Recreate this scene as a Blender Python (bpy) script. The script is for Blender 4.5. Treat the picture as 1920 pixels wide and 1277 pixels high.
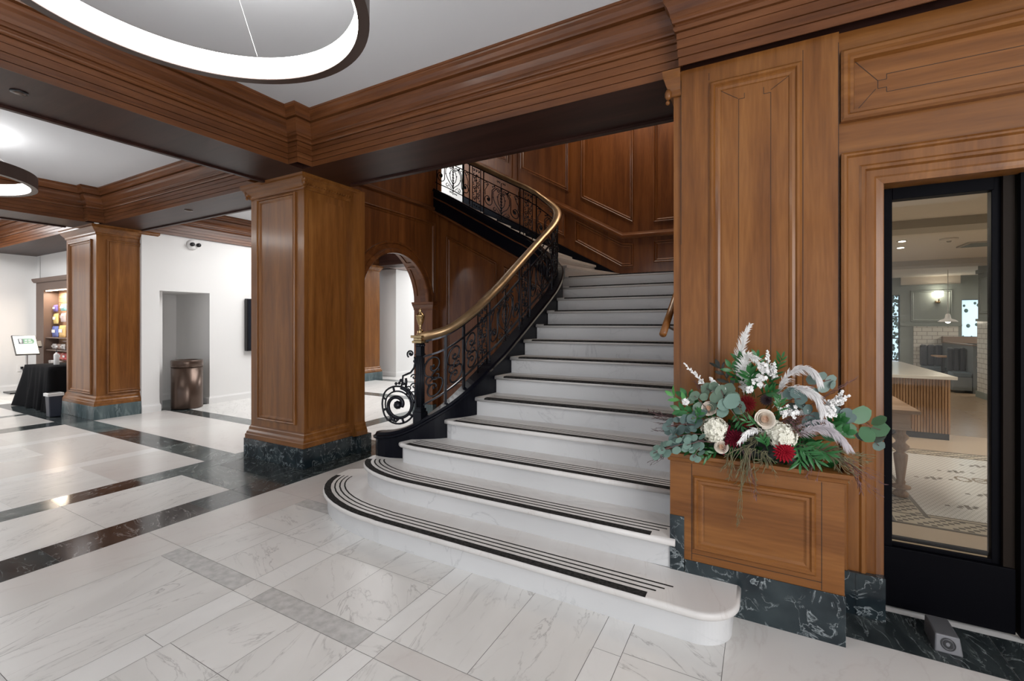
import bpy, bmesh, math, random
from mathutils import Vector, Matrix
random.seed(7)
R = math.radians
for o in list(bpy.data.objects): bpy.data.objects.remove(o)
SC = bpy.context.scene
COL = SC.collection
V = Vector
# ------------------------------------------------------------ camera, world, lights, exposure
cam_d = bpy.data.cameras.new('camera'); cam = bpy.data.objects.new('camera', cam_d); COL.objects.link(cam)
cam.location = (0, 0, 1.5); cam.rotation_euler = (R(90), 0, R(28.77))
cam_d.sensor_width = 36; cam_d.lens = 856 * 36 / 1920; cam_d.shift_y = -(638.5 - 607) / 1920
cam_d.clip_start = .05
SC.camera = cam
W = bpy.data.worlds.new('world'); SC.world = W; W.use_nodes = True
W.node_tree.nodes['Background'].inputs[0].default_value = (.75, .85, 1, 1)
W.node_tree.nodes['Background'].inputs[1].default_value = .5
SC.view_settings.view_transform = 'Standard'; SC.view_settings.look = 'None'
SC.view_settings.gamma = 1; SC.view_settings.use_curve_mapping = False
SC.view_settings.exposure = 0.68
def area(name, loc, size, power, col=(1, 1, 1), rot=(0, 0, 0), sy=None, spread=180):
    l = bpy.data.lights.new(name, 'AREA'); l.energy = power; l.color = col; l.size = size; l.spread = R(spread)
    if sy: l.shape = 'RECTANGLE'; l.size_y = sy
    o = bpy.data.objects.new(name, l); COL.objects.link(o); o.location = loc; o.rotation_euler = rot
    return o
COOL = (.98, .985, 1.0); WARM = (1, .86, .7); NEU = (1, .97, .94)
# added fill lamps behind the camera and on its right, standing in for windows
area('window_daylight', (-1.2, -4.3, 1.75), 4.2, 330, (1, .985, .965), (R(-90), 0, 0), 2.7)
area('window_daylight', (-7.2, -4.3, 1.75), 4.0, 130, COOL, (R(-90), 0, 0), 2.7)
area('window_daylight', (-12.2, -4.3, 1.75), 4.0, 130, COOL, (R(-90), 0, 0), 2.7)
area('window_daylight', (3.1, -1.2, 1.75), 3.6, 130, COOL, (R(90), 0, R(90)), 2.5)
# unseen lamps added near the ceiling to fill the rooms further off
area('corridor_light', (-7.0, 6.2, 3.5), 2.6, 105, (1, 1, 1), (0, 0, 0), 2.6)
area('corridor_light', (-7.4, 12.2, 3.5), 2.4, 120, (1, 1, 1), (0, 0, 0), 3)
area('corridor_light', (-12.4, 1.2, 3.5), 2.4, 120, (1, 1, 1), (0, 0, 0), 2.6)
# unseen lamps added high above the landing and in the upper hall
area('stair_hall_light', (-1.7, 6.6, 5.75), 1.6, 30, WARM, (0, 0, 0), 1.0)
area('upper_hall_light', (-6.3, 6.6, 5.7), 1.0, 34, (1, 1, 1), (0, 0, 0), 1.4)
# cafe fill: lamps added where the glass does not show them
area('cafe_light', (4.6, 7.0, 2.55), 1.4, 75, (1, .86, .70), (0, 0, 0), 3)
area('cafe_light', (.4, 6.6, 2.55), .6, 30, (1, .86, .70), (0, 0, 0), 3)
area('cafe_light', (5.9, 13.6, 2.55), 1.2, 50, (1, .90, .80), (0, 0, 0), 2.4)
area('cafe_light', (1.7, 12.6, 2.55), 1.2, 36, (1, .90, .80), (0, 0, 0), 2.4)
# ------------------------------------------------------------ materials
def mat(name, base=(.5, .5, .5), rough=.5, metal=0, coat=0, emit=None, es=0, alpha=1, spec=.5):
    m = bpy.data.materials.new(name); m.use_nodes = True; b = m.node_tree.nodes['Principled BSDF']
    b.inputs['Base Color'].default_value = (*base, 1); b.inputs['Roughness'].default_value = rough
    b.inputs['Metallic'].default_value = metal; b.inputs['Coat Weight'].default_value = coat
    b.inputs['Coat Roughness'].default_value = .18; b.inputs['Specular IOR Level'].default_value = spec
    if emit: b.inputs['Emission Color'].default_value = (*emit, 1); b.inputs['Emission Strength'].default_value = es
    return m
def nodes(m): return m.node_tree.nodes, m.node_tree.links, m.node_tree.nodes['Principled BSDF']
def ramp(N, stops):
    r = N.new('ShaderNodeValToRGB'); e = r.color_ramp.elements
    while len(e) < len(stops): e.new(.5)
    for i, (p, c) in enumerate(stops): e[i].position = p; e[i].color = (*c, 1)
    return r
def coords(N, L, scale, rot=(0, 0, 0), attr=False):
    g = N.new('ShaderNodeNewGeometry'); mp = N.new('ShaderNodeMapping'); mp.inputs['Scale'].default_value = scale
    mp.inputs['Rotation'].default_value = rot
    if attr:
        a = N.new('ShaderNodeAttribute'); a.attribute_name = 'tile'
        ml = N.new('ShaderNodeVectorMath'); ml.operation = 'SCALE'; ml.inputs['Scale'].default_value = 37
        ad = N.new('ShaderNodeVectorMath'); ad.operation = 'ADD'
        vr = N.new('ShaderNodeVectorRotate'); vr.rotation_type = 'Z_AXIS'
        sm = N.new('ShaderNodeSeparateColor'); mu = N.new('ShaderNodeMath'); mu.operation = 'MULTIPLY'; mu.inputs[1].default_value = 2.2
        L.new(a.outputs['Color'], sm.inputs[0]); L.new(sm.outputs[0], mu.inputs[0]); L.new(mu.outputs[0], vr.inputs['Angle'])
        L.new(a.outputs['Vector'], ml.inputs[0]); L.new(g.outputs['Position'], vr.inputs['Vector'])
        L.new(vr.outputs[0], ad.inputs[0]); L.new(ml.outputs[0], ad.inputs[1]); L.new(ad.outputs[0], mp.inputs['Vector'])
    else: L.new(g.outputs['Position'], mp.inputs['Vector'])
    return mp
def wood(name, axis='z', dark=(.135, .046, .009), mid=(.205, .076, .016), light=(.275, .112, .028), rough=.38, coat=.30):
    m = mat(name, mid, rough, coat=coat, spec=.28); N, L, B = nodes(m)
    s = {'z': (7, 7, .55), 'x': (.55, 7, 7), 'y': (7, .55, 7)}[axis]
    mp = coords(N, L, s)
    n1 = N.new('ShaderNodeTexNoise'); n1.inputs['Scale'].default_value = 1.3; n1.inputs['Detail'].default_value = 8; n1.inputs['Distortion'].default_value = .8
    mp2 = coords(N, L, tuple(v * 7 for v in s)); n2 = N.new('ShaderNodeTexNoise'); n2.inputs['Scale'].default_value = 1.6; n2.inputs['Detail'].default_value = 3
    mp3 = coords(N, L, (1.1, 1.1, .8)); n3 = N.new('ShaderNodeTexNoise'); n3.inputs['Scale'].default_value = 1.5
    L.new(mp.outputs[0], n1.inputs['Vector']); L.new(mp2.outputs[0], n2.inputs['Vector']); L.new(mp3.outputs[0], n3.inputs['Vector'])
    r = ramp(N, [(.30, dark), (.52, mid), (.74, light)])
    mx = N.new('ShaderNodeMath'); mx.operation = 'MULTIPLY_ADD'; mx.inputs[1].default_value = .32; 
    L.new(n2.outputs[0], mx.inputs[0]); m3 = N.new('ShaderNodeMath'); m3.operation = 'MULTIPLY_ADD'; m3.inputs[1].default_value = .22
    sb = N.new('ShaderNodeMath'); sb.operation = 'ADD'; sb.inputs[1].default_value = -.27
    L.new(n3.outputs[0], m3.inputs[0]); L.new(n1.outputs[0], m3.inputs[2]); L.new(m3.outputs[0], sb.inputs[0]); L.new(sb.outputs[0], mx.inputs[2])
    L.new(mx.outputs[0], r.inputs[0]); L.new(r.outputs[0], B.inputs['Base Color'])
    return m
def marble(name, base, base2, vein, scale=2.0, width=.045, rough=.22, attr=True, stretch=(1, 2.4, 1), amount=.6, tint=.06, rot=.5):
    m = mat(name, base, rough, spec=.5); N, L, B = nodes(m)
    mp = coords(N, L, stretch, (0, 0, rot), attr)
    n = N.new('ShaderNodeTexNoise'); n.inputs['Scale'].default_value = scale; n.inputs['Detail'].default_value = 9; n.inputs['Roughness'].default_value = .58; n.inputs['Distortion'].default_value = .9
    L.new(mp.outputs[0], n.inputs['Vector'])
    sub = N.new('ShaderNodeMath'); sub.operation = 'SUBTRACT'; sub.inputs[1].default_value = .5; L.new(n.outputs[0], sub.inputs[0])
    ab = N.new('ShaderNodeMath'); ab.operation = 'ABSOLUTE'; L.new(sub.outputs[0], ab.inputs[0])
    r = ramp(N, [(0, (1, 1, 1)), (width * .35, (.35,) * 3), (width, (0, 0, 0))]); L.new(ab.outputs[0], r.inputs[0])
    n2 = N.new('ShaderNodeTexNoise'); n2.inputs['Scale'].default_value = scale * .6; n2.inputs['Detail'].default_value = 3; L.new(mp.outputs[0], n2.inputs['Vector'])
    r2 = ramp(N, [(.35, base), (.65, base2)]); L.new(n2.outputs[0], r2.inputs[0])
    mk = N.new('ShaderNodeMath'); mk.operation = 'MULTIPLY'; L.new(r.outputs[0], mk.inputs[0]); 
    n4 = N.new('ShaderNodeTexNoise'); n4.inputs['Scale'].default_value = scale * 1.4; L.new(mp.outputs[0], n4.inputs['Vector'])
    r4 = ramp(N, [(.38, (0, 0, 0)), (.6, (amount,) * 3)]); L.new(n4.outputs[0], r4.inputs[0]); L.new(r4.outputs[0], mk.inputs[1])
    mix = N.new('ShaderNodeMix'); mix.data_type = 'RGBA'; L.new(mk.outputs[0], mix.inputs[0]); L.new(r2.outputs[0], mix.inputs[6]); mix.inputs[7].default_value = (*vein, 1)
    L.new(mix.outputs[2], B.inputs['Base Color'])
    return m
def noise_mat(name, a, b, scale, rough=.5, metal=0, bump=0):
    m = mat(name, a, rough, metal); N, L, B = nodes(m); mp = coords(N, L, (1, 1, 1))
    n = N.new('ShaderNodeTexNoise'); n.inputs['Scale'].default_value = scale; n.inputs['Detail'].default_value = 4
    L.new(mp.outputs[0], n.inputs['Vector']); r = ramp(N, [(.35, a), (.65, b)]); L.new(n.outputs[0], r.inputs[0]); L.new(r.outputs[0], B.inputs['Base Color'])
    if bump:
        bp = N.new('ShaderNodeBump'); bp.inputs['Strength'].default_value = bump; L.new(n.outputs[0], bp.inputs['Height']); L.new(bp.outputs[0], B.inputs['Normal'])
    return m
M = {}
M['woodz'] = wood('wood vertical grain', 'z'); M['woodx'] = wood('wood grain along x', 'x'); M['woody'] = wood('wood grain along y', 'y')
DK = dict(dark=(.080, .026, .008), mid=(.135, .046, .014), light=(.19, .070, .024))
M['beamx'] = wood('beam wood x', 'x', **DK); M['beamy'] = wood('beam wood y', 'y', **DK)
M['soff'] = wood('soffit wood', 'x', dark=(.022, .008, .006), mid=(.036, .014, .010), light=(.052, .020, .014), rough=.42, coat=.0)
M['stairz'] = wood('stair hall wood', 'z', rough=.40, coat=.32, dark=(.095, .028, .006), mid=(.15, .047, .010), light=(.205, .070, .017))
M['stairx'] = wood('stair hall wood x', 'x', rough=.40, coat=.32, dark=(.095, .028, .006), mid=(.15, .047, .010), light=(.205, .070, .017))
M['tile'] = marble('pale veined marble', (.66, .645, .62), (.74, .725, .70), (.34, .325, .31), 1.7, .02, .30, amount=.75, stretch=(1, 3.6, 1))
M['pink'] = marble('pinkish marble', (.64, .60, .575), (.68, .66, .63), (.50, .44, .42), 1.2, .03, .22, amount=.3)
M['white'] = marble('whiter marble strip', (.74, .73, .71), (.78, .77, .75), (.60, .59, .58), 2.2, .02, .22, amount=.3)
M['grey'] = noise_mat('speckled grey marble', (.46, .455, .44), (.58, .57, .555), 22, .24)
M['dmarb'] = marble('dark green marble', (.018, .024, .026), (.045, .055, .056), (.40, .44, .43), 5.5, .022, .12, amount=.75)
M['dmarb2'] = marble('dark red marble', (.028, .022, .021), (.055, .042, .039), (.36, .34, .33), 4.5, .035, .12, amount=.8)
M['dmarb3'] = marble('grey green marble', (.065, .080, .080), (.12, .14, .135), (.40, .42, .40), 3.5, .03, .14, amount=.6)
M['plinth'] = marble('green marble plinth', (.010, .017, .022), (.035, .050, .055), (.42, .47, .48), 8.5, .024, .14, False, (1, 1.3, 1), amount=.9)
M['plinth2'] = marble('slate green marble plinth', (.04, .065, .072), (.12, .16, .165), (.28, .34, .35), 3.5, .04, .2, False, (2.5, 2.5, .6), amount=.6)
M['step'] = marble('stair marble', (.60, .595, .585), (.69, .68, .665), (.42, .41, .405), 1.5, .012, .27, True, (1, 1, 1), amount=.45)
M['tread'] = marble('tread marble', (.66, .63, .605), (.71, .69, .67), (.52, .47, .44), 1.6, .02, .42, True, (.35, 4, 1), amount=.45, rot=0)
M['riser'] = marble('riser marble', (.60, .60, .60), (.68, .68, .68), (.40, .40, .41), 1.3, .012, .36, True, (1, 1, 1), amount=.5)
M['inlay'] = noise_mat('black inlay', (.010, .010, .010), (.045, .042, .04), 60, .8)
M['inlay'].node_tree.nodes['Principled BSDF'].inputs['Specular IOR Level'].default_value = .1
M['plaster'] = mat('white plaster', (.76, .75, .735), .7)
M['ceil'] = mat('ceiling paint', (.70, .715, .74), .8)
M['grout'] = mat('floor grout', (.22, .21, .20), .6)
M['iron'] = mat('black wrought iron', (.013, .014, .019), .26, .55)
M['curb'] = mat('black lacquered curb', (.003, .0035, .007), .32, spec=.14)
M['brass'] = noise_mat('brass', (.44, .30, .14), (.56, .40, .21), 8, .24, 1)
M['brassr'] = noise_mat('handrail bronze', (.36, .23, .12), (.52, .36, .20), 5, .30, .75)
M['black'] = mat('black metal', (.006, .006, .008), .3)
M['bframe'] = mat('black door paint', (.002, .002, .0035), .5, spec=.06)
M['bronze'] = mat('bronze brown metal', (.10, .066, .05), .28, .6)
M['ring'] = mat('ring light bronze body', (.075, .05, .042), .4, .3)
M['glow'] = mat('ring light diffuser', (1, 1, 1), .5, emit=(1, .985, .96), es=9)
M['lamp'] = mat('lamp glow', (1, 1, 1), .5, emit=(1, .9, .75), es=14)
M['cloth'] = mat('black tablecloth', (.009, .009, .010), .9, spec=.08)
M['joint'] = mat('dark joint', (.02, .01, .006), .6)
M['cafewall'] = mat('cafe grey green paint', (.20, .225, .205), .6)
M['cafeceil'] = mat('cafe ceiling paint', (.62, .56, .48), .8)
M['cafebeam'] = mat('cafe beam paint', (.40, .37, .32), .8)
M['oak'] = wood('pale oak', 'z', (.26, .15, .085), (.36, .22, .13), (.46, .29, .18), .45, 0)
M['oakx'] = wood('pale oak x', 'x', (.26, .15, .085), (.38, .24, .15), (.48, .32, .21), .45, 0)
M['leather'] = mat('blue black leather', (.03, .036, .045), .4)
M['skyglass'] = mat('daylit window pane', (.5, .7, .8), .2, emit=(.62, .85, 1), es=.75)
M['mosaic'] = mat('white mosaic', (.70, .72, .74), .35)
M['mosdark'] = mat('dark mosaic', (.10, .09, .075), .4)
M['stone'] = mat('beige cafe floor', (.50, .41, .32), .4)
M['counter'] = mat('white counter top', (.75, .73, .70), .2)
def brickmat(name, a, b, sx=.15, sy=.075, hex_=False):
    m = mat(name, a, .25); N, L, B = nodes(m); g = N.new('ShaderNodeNewGeometry'); sp = N.new('ShaderNodeSeparateXYZ'); cb = N.new('ShaderNodeCombineXYZ'); ad = N.new('ShaderNodeMath')
    L.new(g.outputs['Position'], sp.inputs[0]); L.new(sp.outputs[0], ad.inputs[0]); L.new(sp.outputs[1], ad.inputs[1]); L.new(ad.outputs[0], cb.inputs[0]); L.new(sp.outputs[2] if not hex_ else sp.outputs[1], cb.inputs[1])
    if hex_: L.new(sp.outputs[0], cb.inputs[0])
    t = N.new('ShaderNodeTexBrick'); t.inputs['Scale'].default_value = 1; t.inputs['Brick Width'].default_value = sx; t.inputs['Row Height'].default_value = sy
    t.inputs['Mortar Size'].default_value = .006 if not hex_ else .004; t.inputs['Color1'].default_value = (*a, 1); t.inputs['Color2'].default_value = (*a, 1); t.inputs['Mortar'].default_value = (*b, 1)
    L.new(cb.outputs[0], t.inputs['Vector']); L.new(t.outputs[0], B.inputs['Base Color']); return m
M['subway'] = brickmat('white subway tile', (.55, .53, .48), (.25, .24, .22), .2, .1)
M['mosaic'] = brickmat('white mosaic floor', (.78, .80, .83), (.55, .56, .57), .035, .03, True)
M['planks'] = brickmat('pale plank floor', (.34, .25, .17), (.22, .16, .11), 1.2, .14, True)
def glassmat():
    m = bpy.data.materials.new('clear door glass'); m.use_nodes = True; N = m.node_tree.nodes; L = m.node_tree.links; N.clear()
    o = N.new('ShaderNodeOutputMaterial'); mx = N.new('ShaderNodeMixShader'); t = N.new('ShaderNodeBsdfTransparent'); g = N.new('ShaderNodeBsdfGlossy'); f = N.new('ShaderNodeFresnel')
    t.inputs[0].default_value = (.93, .94, .93, 1); g.inputs['Roughness'].default_value = .02; f.inputs[0].default_value = 1.45
    L.new(f.outputs[0], mx.inputs[0]); L.new(t.outputs[0], mx.inputs[1]); L.new(g.outputs[0], mx.inputs[2]); L.new(mx.outputs[0], o.inputs[0]); return m
M['glass'] = glassmat()
def flat(name, c, rough=.6, **k): 
    M[name] = mat(name, c, rough, **k); return M[name]
# ------------------------------------------------------------ mesh builder
class MB:
    def __init__(s): s.v = []; s.f = []; s.mi = []; s.sm = []; s.col = []; s.m = 0; s.c = (0, 0, 0)
    def add(s, vs, fs, smooth=False):
        b = len(s.v); s.v += [V(p) for p in vs]
        for f in fs: s.f.append([b + i for i in f]); s.mi.append(s.m); s.sm.append(smooth); s.col.append(s.c)
        return s
    def rnd(s): s.c = (random.random(), random.random(), random.random()); return s
    def box(s, x0, x1, y0, y1, z0, z1):
        return s.add([(x0, y0, z0), (x1, y0, z0), (x1, y1, z0), (x0, y1, z0), (x0, y0, z1), (x1, y0, z1), (x1, y1, z1), (x0, y1, z1)],
                     [(0, 3, 2, 1), (4, 5, 6, 7), (0, 1, 5, 4), (1, 2, 6, 5), (2, 3, 7, 6), (3, 0, 4, 7)])
    def obox(s, c, ax, ay, az, hx, hy, hz):
        c, ax, ay, az = V(c), V(ax), V(ay), V(az); p = []
        for k in (-1, 1):
            for i, j in ((-1, -1), (1, -1), (1, 1), (-1, 1)): p.append(c + ax * hx * i + ay * hy * j + az * hz * k)
        return s.add(p, [(0, 3, 2, 1), (4, 5, 6, 7), (0, 1, 5, 4), (1, 2, 6, 5), (2, 3, 7, 6), (3, 0, 4, 7)])
    def prism(s, pts, d):          # polygon of 3d points extruded by d
        n = len(pts); a = [V(p) for p in pts]; b = [p + V(d) for p in a]
        return s.add(a + b, [tuple(range(n))[::-1], tuple(range(n, 2 * n))] + [(i, (i + 1) % n, n + (i + 1) % n, n + i) for i in range(n)])
    def tube(s, pts, r, n=8, cap=True, closed=False, smooth=True, up=None, flat=1.0):
        pts = [V(p) for p in pts]; m = len(pts); rs = r if isinstance(r, (list, tuple)) else [r] * m
        vs = []; prev = None
        for i, p in enumerate(pts):
            a = pts[(i - 1) % m] if (i > 0 or closed) else p; b = pts[(i + 1) % m] if (i < m - 1 or closed) else p
            t = (b - a).normalized() if (b - a).length > 1e-9 else V((0, 0, 1))
            if up is not None: u = V(up) - t * V(up).dot(t)
            elif prev is None: u = V((0, 0, 1)).cross(t); u = u if u.length > .1 else V((1, 0, 0)).cross(t)
            else: u = prev - t * prev.dot(t)
            u = u.normalized() if u.length > 1e-6 else t.orthogonal().normalized(); prev = u; w = t.cross(u)
            for k in range(n):
                an = 2 * math.pi * k / n + math.pi / n; vs.append(p + (u * math.cos(an) * flat + w * math.sin(an)) * rs[i])
        fs = []
        for i in range(m - (0 if closed else 1)):
            j = (i + 1) % m
            for k in range(n): fs.append((i * n + k, i * n + (k + 1) % n, j * n + (k + 1) % n, j * n + k))
        if cap and not closed: fs += [tuple(range(n))[::-1], tuple(range((m - 1) * n, m * n))]
        return s.add(vs, fs, smooth)
    def lathe(s, c, prof, n=24, axis=(0, 0, 1), smooth=True):
        ax = V(axis).normalized(); u = ax.orthogonal().normalized(); w = ax.cross(u); c = V(c); vs = []
        for r, h in prof:
            for k in range(n): a = 2 * math.pi * k / n; vs.append(c + ax * h + (u * math.cos(a) + w * math.sin(a)) * max(r, 1e-4))
        m = len(prof); fs = [(i * n + k, i * n + (k + 1) % n, (i + 1) * n + (k + 1) % n, (i + 1) * n + k) for i in range(m - 1) for k in range(n)]
        fs += [tuple(range(n))[::-1], tuple(range((m - 1) * n, m * n))]
        return s.add(vs, fs, smooth)
    def ball(s, c, r, n=8, sc=(1, 1, 1)):
        c = V(c); vs = []; m = max(4, n // 2 + 1)
        for i in range(m + 1):
            t = math.pi * i / m
            for k in range(n):
                a = 2 * math.pi * k / n; vs.append(c + V((math.sin(t) * math.cos(a) * r * sc[0], math.sin(t) * math.sin(a) * r * sc[1], math.cos(t) * r * sc[2])))
        fs = [(i * n + k, (i + 1) * n + k, (i + 1) * n + (k + 1) % n, i * n + (k + 1) % n) for i in range(m) for k in range(n)]
        return s.add(vs, fs, True)
    def sweep(s, path, nrm, prof, closed=False, cap=True, smooth=False):
        """path: 3d points in a plane with normal nrm. prof: (a, b): a to the right of travel (t x nrm), b along nrm."""
        P = [V(p) for p in path]; nrm = V(nrm).normalized(); m = len(P); vs = []
        for i in range(m):
            t0 = (P[i] - P[i - 1]) if (i > 0 or closed) else None; t1 = (P[(i + 1) % m] - P[i]) if (i < m - 1 or closed) else None
            if t0 is None: t0 = t1
            if t1 is None: t1 = t0
            r0 = t0.normalized().cross(nrm).normalized(); r1 = t1.normalized().cross(nrm).normalized()
            d = r0 + r1; d = d / max(.25, (1 + r0.dot(r1))) if d.length > 1e-6 else r0
            for a, b in prof: vs.append(P[i] + d * a + nrm * b)
        k = len(prof); fs = []
        for i in range(m - (0 if closed else 1)):
            j = (i + 1) % m
            for q in range(k - 1): fs.append((i * k + q, j * k + q, j * k + q + 1, i * k + q + 1))
        if cap and not closed: fs += [tuple(range(k)), tuple(range((m - 1) * k, m * k))[::-1]]
        return s.add(vs, fs, smooth)
    def build(s, name, mats, root=None, bevel=0):
        me = bpy.data.meshes.new(name); off = V(root['_o']) if root is not None and '_o' in root else V((0, 0, 0))
        me.from_pydata([tuple(p - off) for p in s.v], [], s.f); me.update()
        for mm in (mats if isinstance(mats, (list, tuple)) else [mats]): me.materials.append(M[mm] if isinstance(mm, str) else mm)
        for p, i, q in zip(me.polygons, s.mi, s.sm): p.material_index = i; p.use_smooth = q
        if any(c != (0, 0, 0) for c in s.col):
            at = me.color_attributes.new('tile', 'FLOAT_COLOR', 'CORNER')
            for p, c in zip(me.polygons, s.col):
                for li in p.loop_indices: at.data[li].color = (*c, 1)
        bm = bmesh.new(); bm.from_mesh(me); bmesh.ops.recalc_face_normals(bm, faces=bm.faces); bm.to_mesh(me); bm.free()
        o = bpy.data.objects.new(name, me); COL.objects.link(o)
        if root is not None: o.parent = root; o['_o'] = tuple(off)
        else: o['_o'] = (0, 0, 0)
        if bevel:
            b = o.modifiers.new('bevel', 'BEVEL'); b.width = bevel; b.segments = 2; b.limit_method = 'ANGLE'
        return o
def tag(o, label, cat, group=None, kind=None):
    if label: o['label'] = label
    if cat: o['category'] = cat
    if group: o['group'] = group
    if kind: o['kind'] = kind
    return o
def thing(name, loc, label, cat, group=None):
    o = bpy.data.objects.new(name, None); o.empty_display_size = .1; COL.objects.link(o); o.location = loc; o['_o'] = tuple(loc)
    return tag(o, label, cat, group)
def struct(mb, name, mats, label=None, cat=None, bevel=0):
    o = mb.build(name, mats, None, bevel); o['kind'] = 'structure'
    if label: o['label'] = label; o['category'] = cat or name.split('_')[0]
    return o
def dup(root, loc, label=None, group=None, rotz=None):
    r = root.copy(); COL.objects.link(r); r.location = loc
    if rotz is not None: r.rotation_euler = (0, 0, rotz)
    if label: r['label'] = label
    if group: r['group'] = group
    for ch in list(root.children):
        c = ch.copy(); COL.objects.link(c); c.parent = r
        for g in list(ch.children): d = g.copy(); COL.objects.link(d); d.parent = c
    return r
FR = [(0, 0), (0, .016), (.006, .024), (.014, .026), (.022, .020), (.024, .006), (.030, .006), (.034, .016), (.044, .016), (.052, .008), (.058, .002), (.060, 0)]   # applied panel moulding
def frame(mb, corners, n, prof=FR):       # corners listed so that the inside is to the right of travel seen along n
    return mb.sweep(corners, n, prof, closed=True)
def rect_y(x0, x1, z0, z1, y):            # frame on a wall facing -Y
    return [(x0, y, z0), (x0, y, z1), (x1, y, z1), (x1, y, z0)]
def rect_x(y0, y1, z0, z1, x):            # frame on a wall facing +X
    return [(x, y0, z0), (x, y0, z1), (x, y1, z1), (x, y1, z0)]
# ------------------------------------------------------------ floor
fl = MB(); FM = ['tile', 'pink', 'white', 'grey', 'dmarb', 'dmarb2', 'dmarb3', 'grout']
G = .0012
def tl(x0, x1, y0, y1, m, g=G):
    fl.m = FM.index(m); fl.rnd(); fl.add([(x0 + g, y0 + g, 0), (x1 - g, y0 + g, 0), (x1 - g, y1 - g, 0), (x0 + g, y1 - g, 0)], [(0, 1, 2, 3)])
def tiles(xs, ys, m, g=G):
    for i in range(len(xs) - 1):
        for j in range(len(ys) - 1): tl(xs[i], xs[i + 1], ys[j], ys[j + 1], m(i, j) if callable(m) else m, g)
fl.m = 7; fl.add([(-16, -4.4, -.002), (3.4, -4.4, -.002), (3.4, 3.1, -.002), (-16, 3.1, -.002)], [(0, 1, 2, 3)]); fl.add([(-16, 3.1, -.002), (-.25, 3.1, -.002), (-.25, 16, -.002), (-16, 16, -.002)], [(0, 1, 2, 3)])
XS = [-3.41, -2.61, -2.44, -1.655, -1.53, -.69, -.56, -.153]
YS = [-2.335, -1.385, -1.26, -.425, -.30, .535, .66, 1.495, 1.62, 2.455, 2.58]
for i in range(7):
    for j in range(10):
        x0, x1, y0, y1 = XS[i], XS[i + 1], YS[j], YS[j + 1]
        sx, sy = i % 2 == 1, j % 2 == 1
        if sx and sy: tl(x0, x1, y0, y1, 'tile')
        elif sx: tl(x0, x1, y0, (y0 + y1) / 2, 'white'); tl(x0, x1, (y0 + y1) / 2, y1, 'white')
        elif sy: tl(x0, x1, y0, y1, 'grey' if i <= 2 else 'pink')
        else:
            xm = (x0 + x1) / 2; ym = (y0 + y1) / 2 + .03
            if i == 6: tiles([x0, x1], [y0, ym, y1], 'tile')
            elif (i + j) % 3: tiles([x0, xm, x1], [y0, ym, y1], 'tile')
            else: tiles([x0, xm, x1], [y0, y1], 'tile')
tiles([-3.87, -3.41], [-4.4, -2.335, -.9, .58, 1.62, 2.58, 4.0], 'pink')
tiles([-.153, 3.4], [-4.4, -2, -.6, .6, 1.6, 2.69], 'pink')
tiles([-3.41, -2.2, -1.1, -.153], [-4.4, -3.3, -2.335], 'tile')
tiles([-3.41, -2.2, -1.1, -.153], [2.58, 2.69, 4.0], 'pink')
tiles([-.153, .34], [2.69, 3.1], 'pink')
tiles([.34, .95, 3.4], [2.69, 3.03], 'dmarb'); tiles([.34, 3.4], [3.03, 3.1], 'white')
tiles([-4.22, -3.87], [-4.4, -2.6, -1, .35, 1.15, 2.05, 2.39], lambda i, j: ('dmarb', 'dmarb2', 'dmarb', 'dmarb', 'dmarb2', 'dmarb')[j])
tiles([-4.22, -3.87], [2.39, 3.0, 3.8, 4.3], 'dmarb')
tiles([-5.05, -4.22], [-4.4, -1.6, -.3, .6, 1.5, 2.39], 'tile')
tiles([-5.05, -4.22], [2.39, 2.75], 'dmarb3'); tiles([-5.05, -4.22], [2.75, 3.2], 'dmarb'); tiles([-5.33, -4.22], [3.2, 4.05], 'dmarb')
tiles([-5.33, -5.05], [-4.4, -2.6, -1, .9, 1.5, 2.1, 3.2], lambda i, j: ('dmarb', 'dmarb', 'dmarb', 'dmarb3', 'dmarb2', 'dmarb3')[j])
tiles([-5.33, -5.05], [4.3, 7.0, 9.0, 14], 'dmarb3')
tiles([-9.1, -8.0, -7.3, -6.4, -5.33], [2.75, 3.08], lambda i, j: ('dmarb3', 'dmarb2', 'dmarb', 'dmarb3')[i])
xs2 = [-9.1, -8.15, -7.95, -7.2, -6.45, -6.25, -5.33]
tiles(xs2, [-4.4, -2.5, -1.2, -.5, -.3, .35, 1.1, 1.3, 2.0, 2.75], lambda i, j: 'white' if (i in (1, 4)) or (j in (3, 6)) else ('pink' if (i + j) % 3 else 'tile'), .0004)
tiles([-9.1, -7.2, -5.33], [3.08, 4.05], 'pink', .0005)
tiles([-9.1, -7.6, -6.2, -4.22], [4.05, 4.3], lambda i, j: 'dmarb' if i < 1 else 'dmarb3')
tiles([-9.48, -9.1], [-4.4, -1, 1.2, 2.75, 3.2, 4.05, 5], 'dmarb'); tiles([-10.6, -9.48], [-4.4, -.8, 1, 2.75], 'pink')
tiles([-10.6, -9.48], [3.1, 4.05, 5], 'dmarb3')
tiles([-12.4, -11.0, -10.6, -9.48], [2.75, 3.1], 'dmarb'); tiles([-10.78, -10.6], [-4.4, 0, 2.75], 'dmarb3')
tiles([-12.4, -10.78], [-4.4, -1, 1.2, 2.75], 'pink'); tiles([-16, -14, -12.4], [-4.4, -1, 1.2, 2.6], 'grey'); tiles([-16, -14, -12.4, -10.6], [2.6 + .5, 4], 'tile'); tiles([-16, -12.4], [2.6, 3.1], 'tile')
for (a, b, m_) in ((4.3, 6.95, 'tile'), (6.95, 7.25, 'dmarb3'), (7.25, 8.9, 'tile'), (8.9, 9.2, 'dmarb3'), (9.2, 16, 'tile')):
    tiles([-9.1, -7.2, -5.33], [a, b], m_); tiles([-5.05, -4.6], [a, b], m_)
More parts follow.
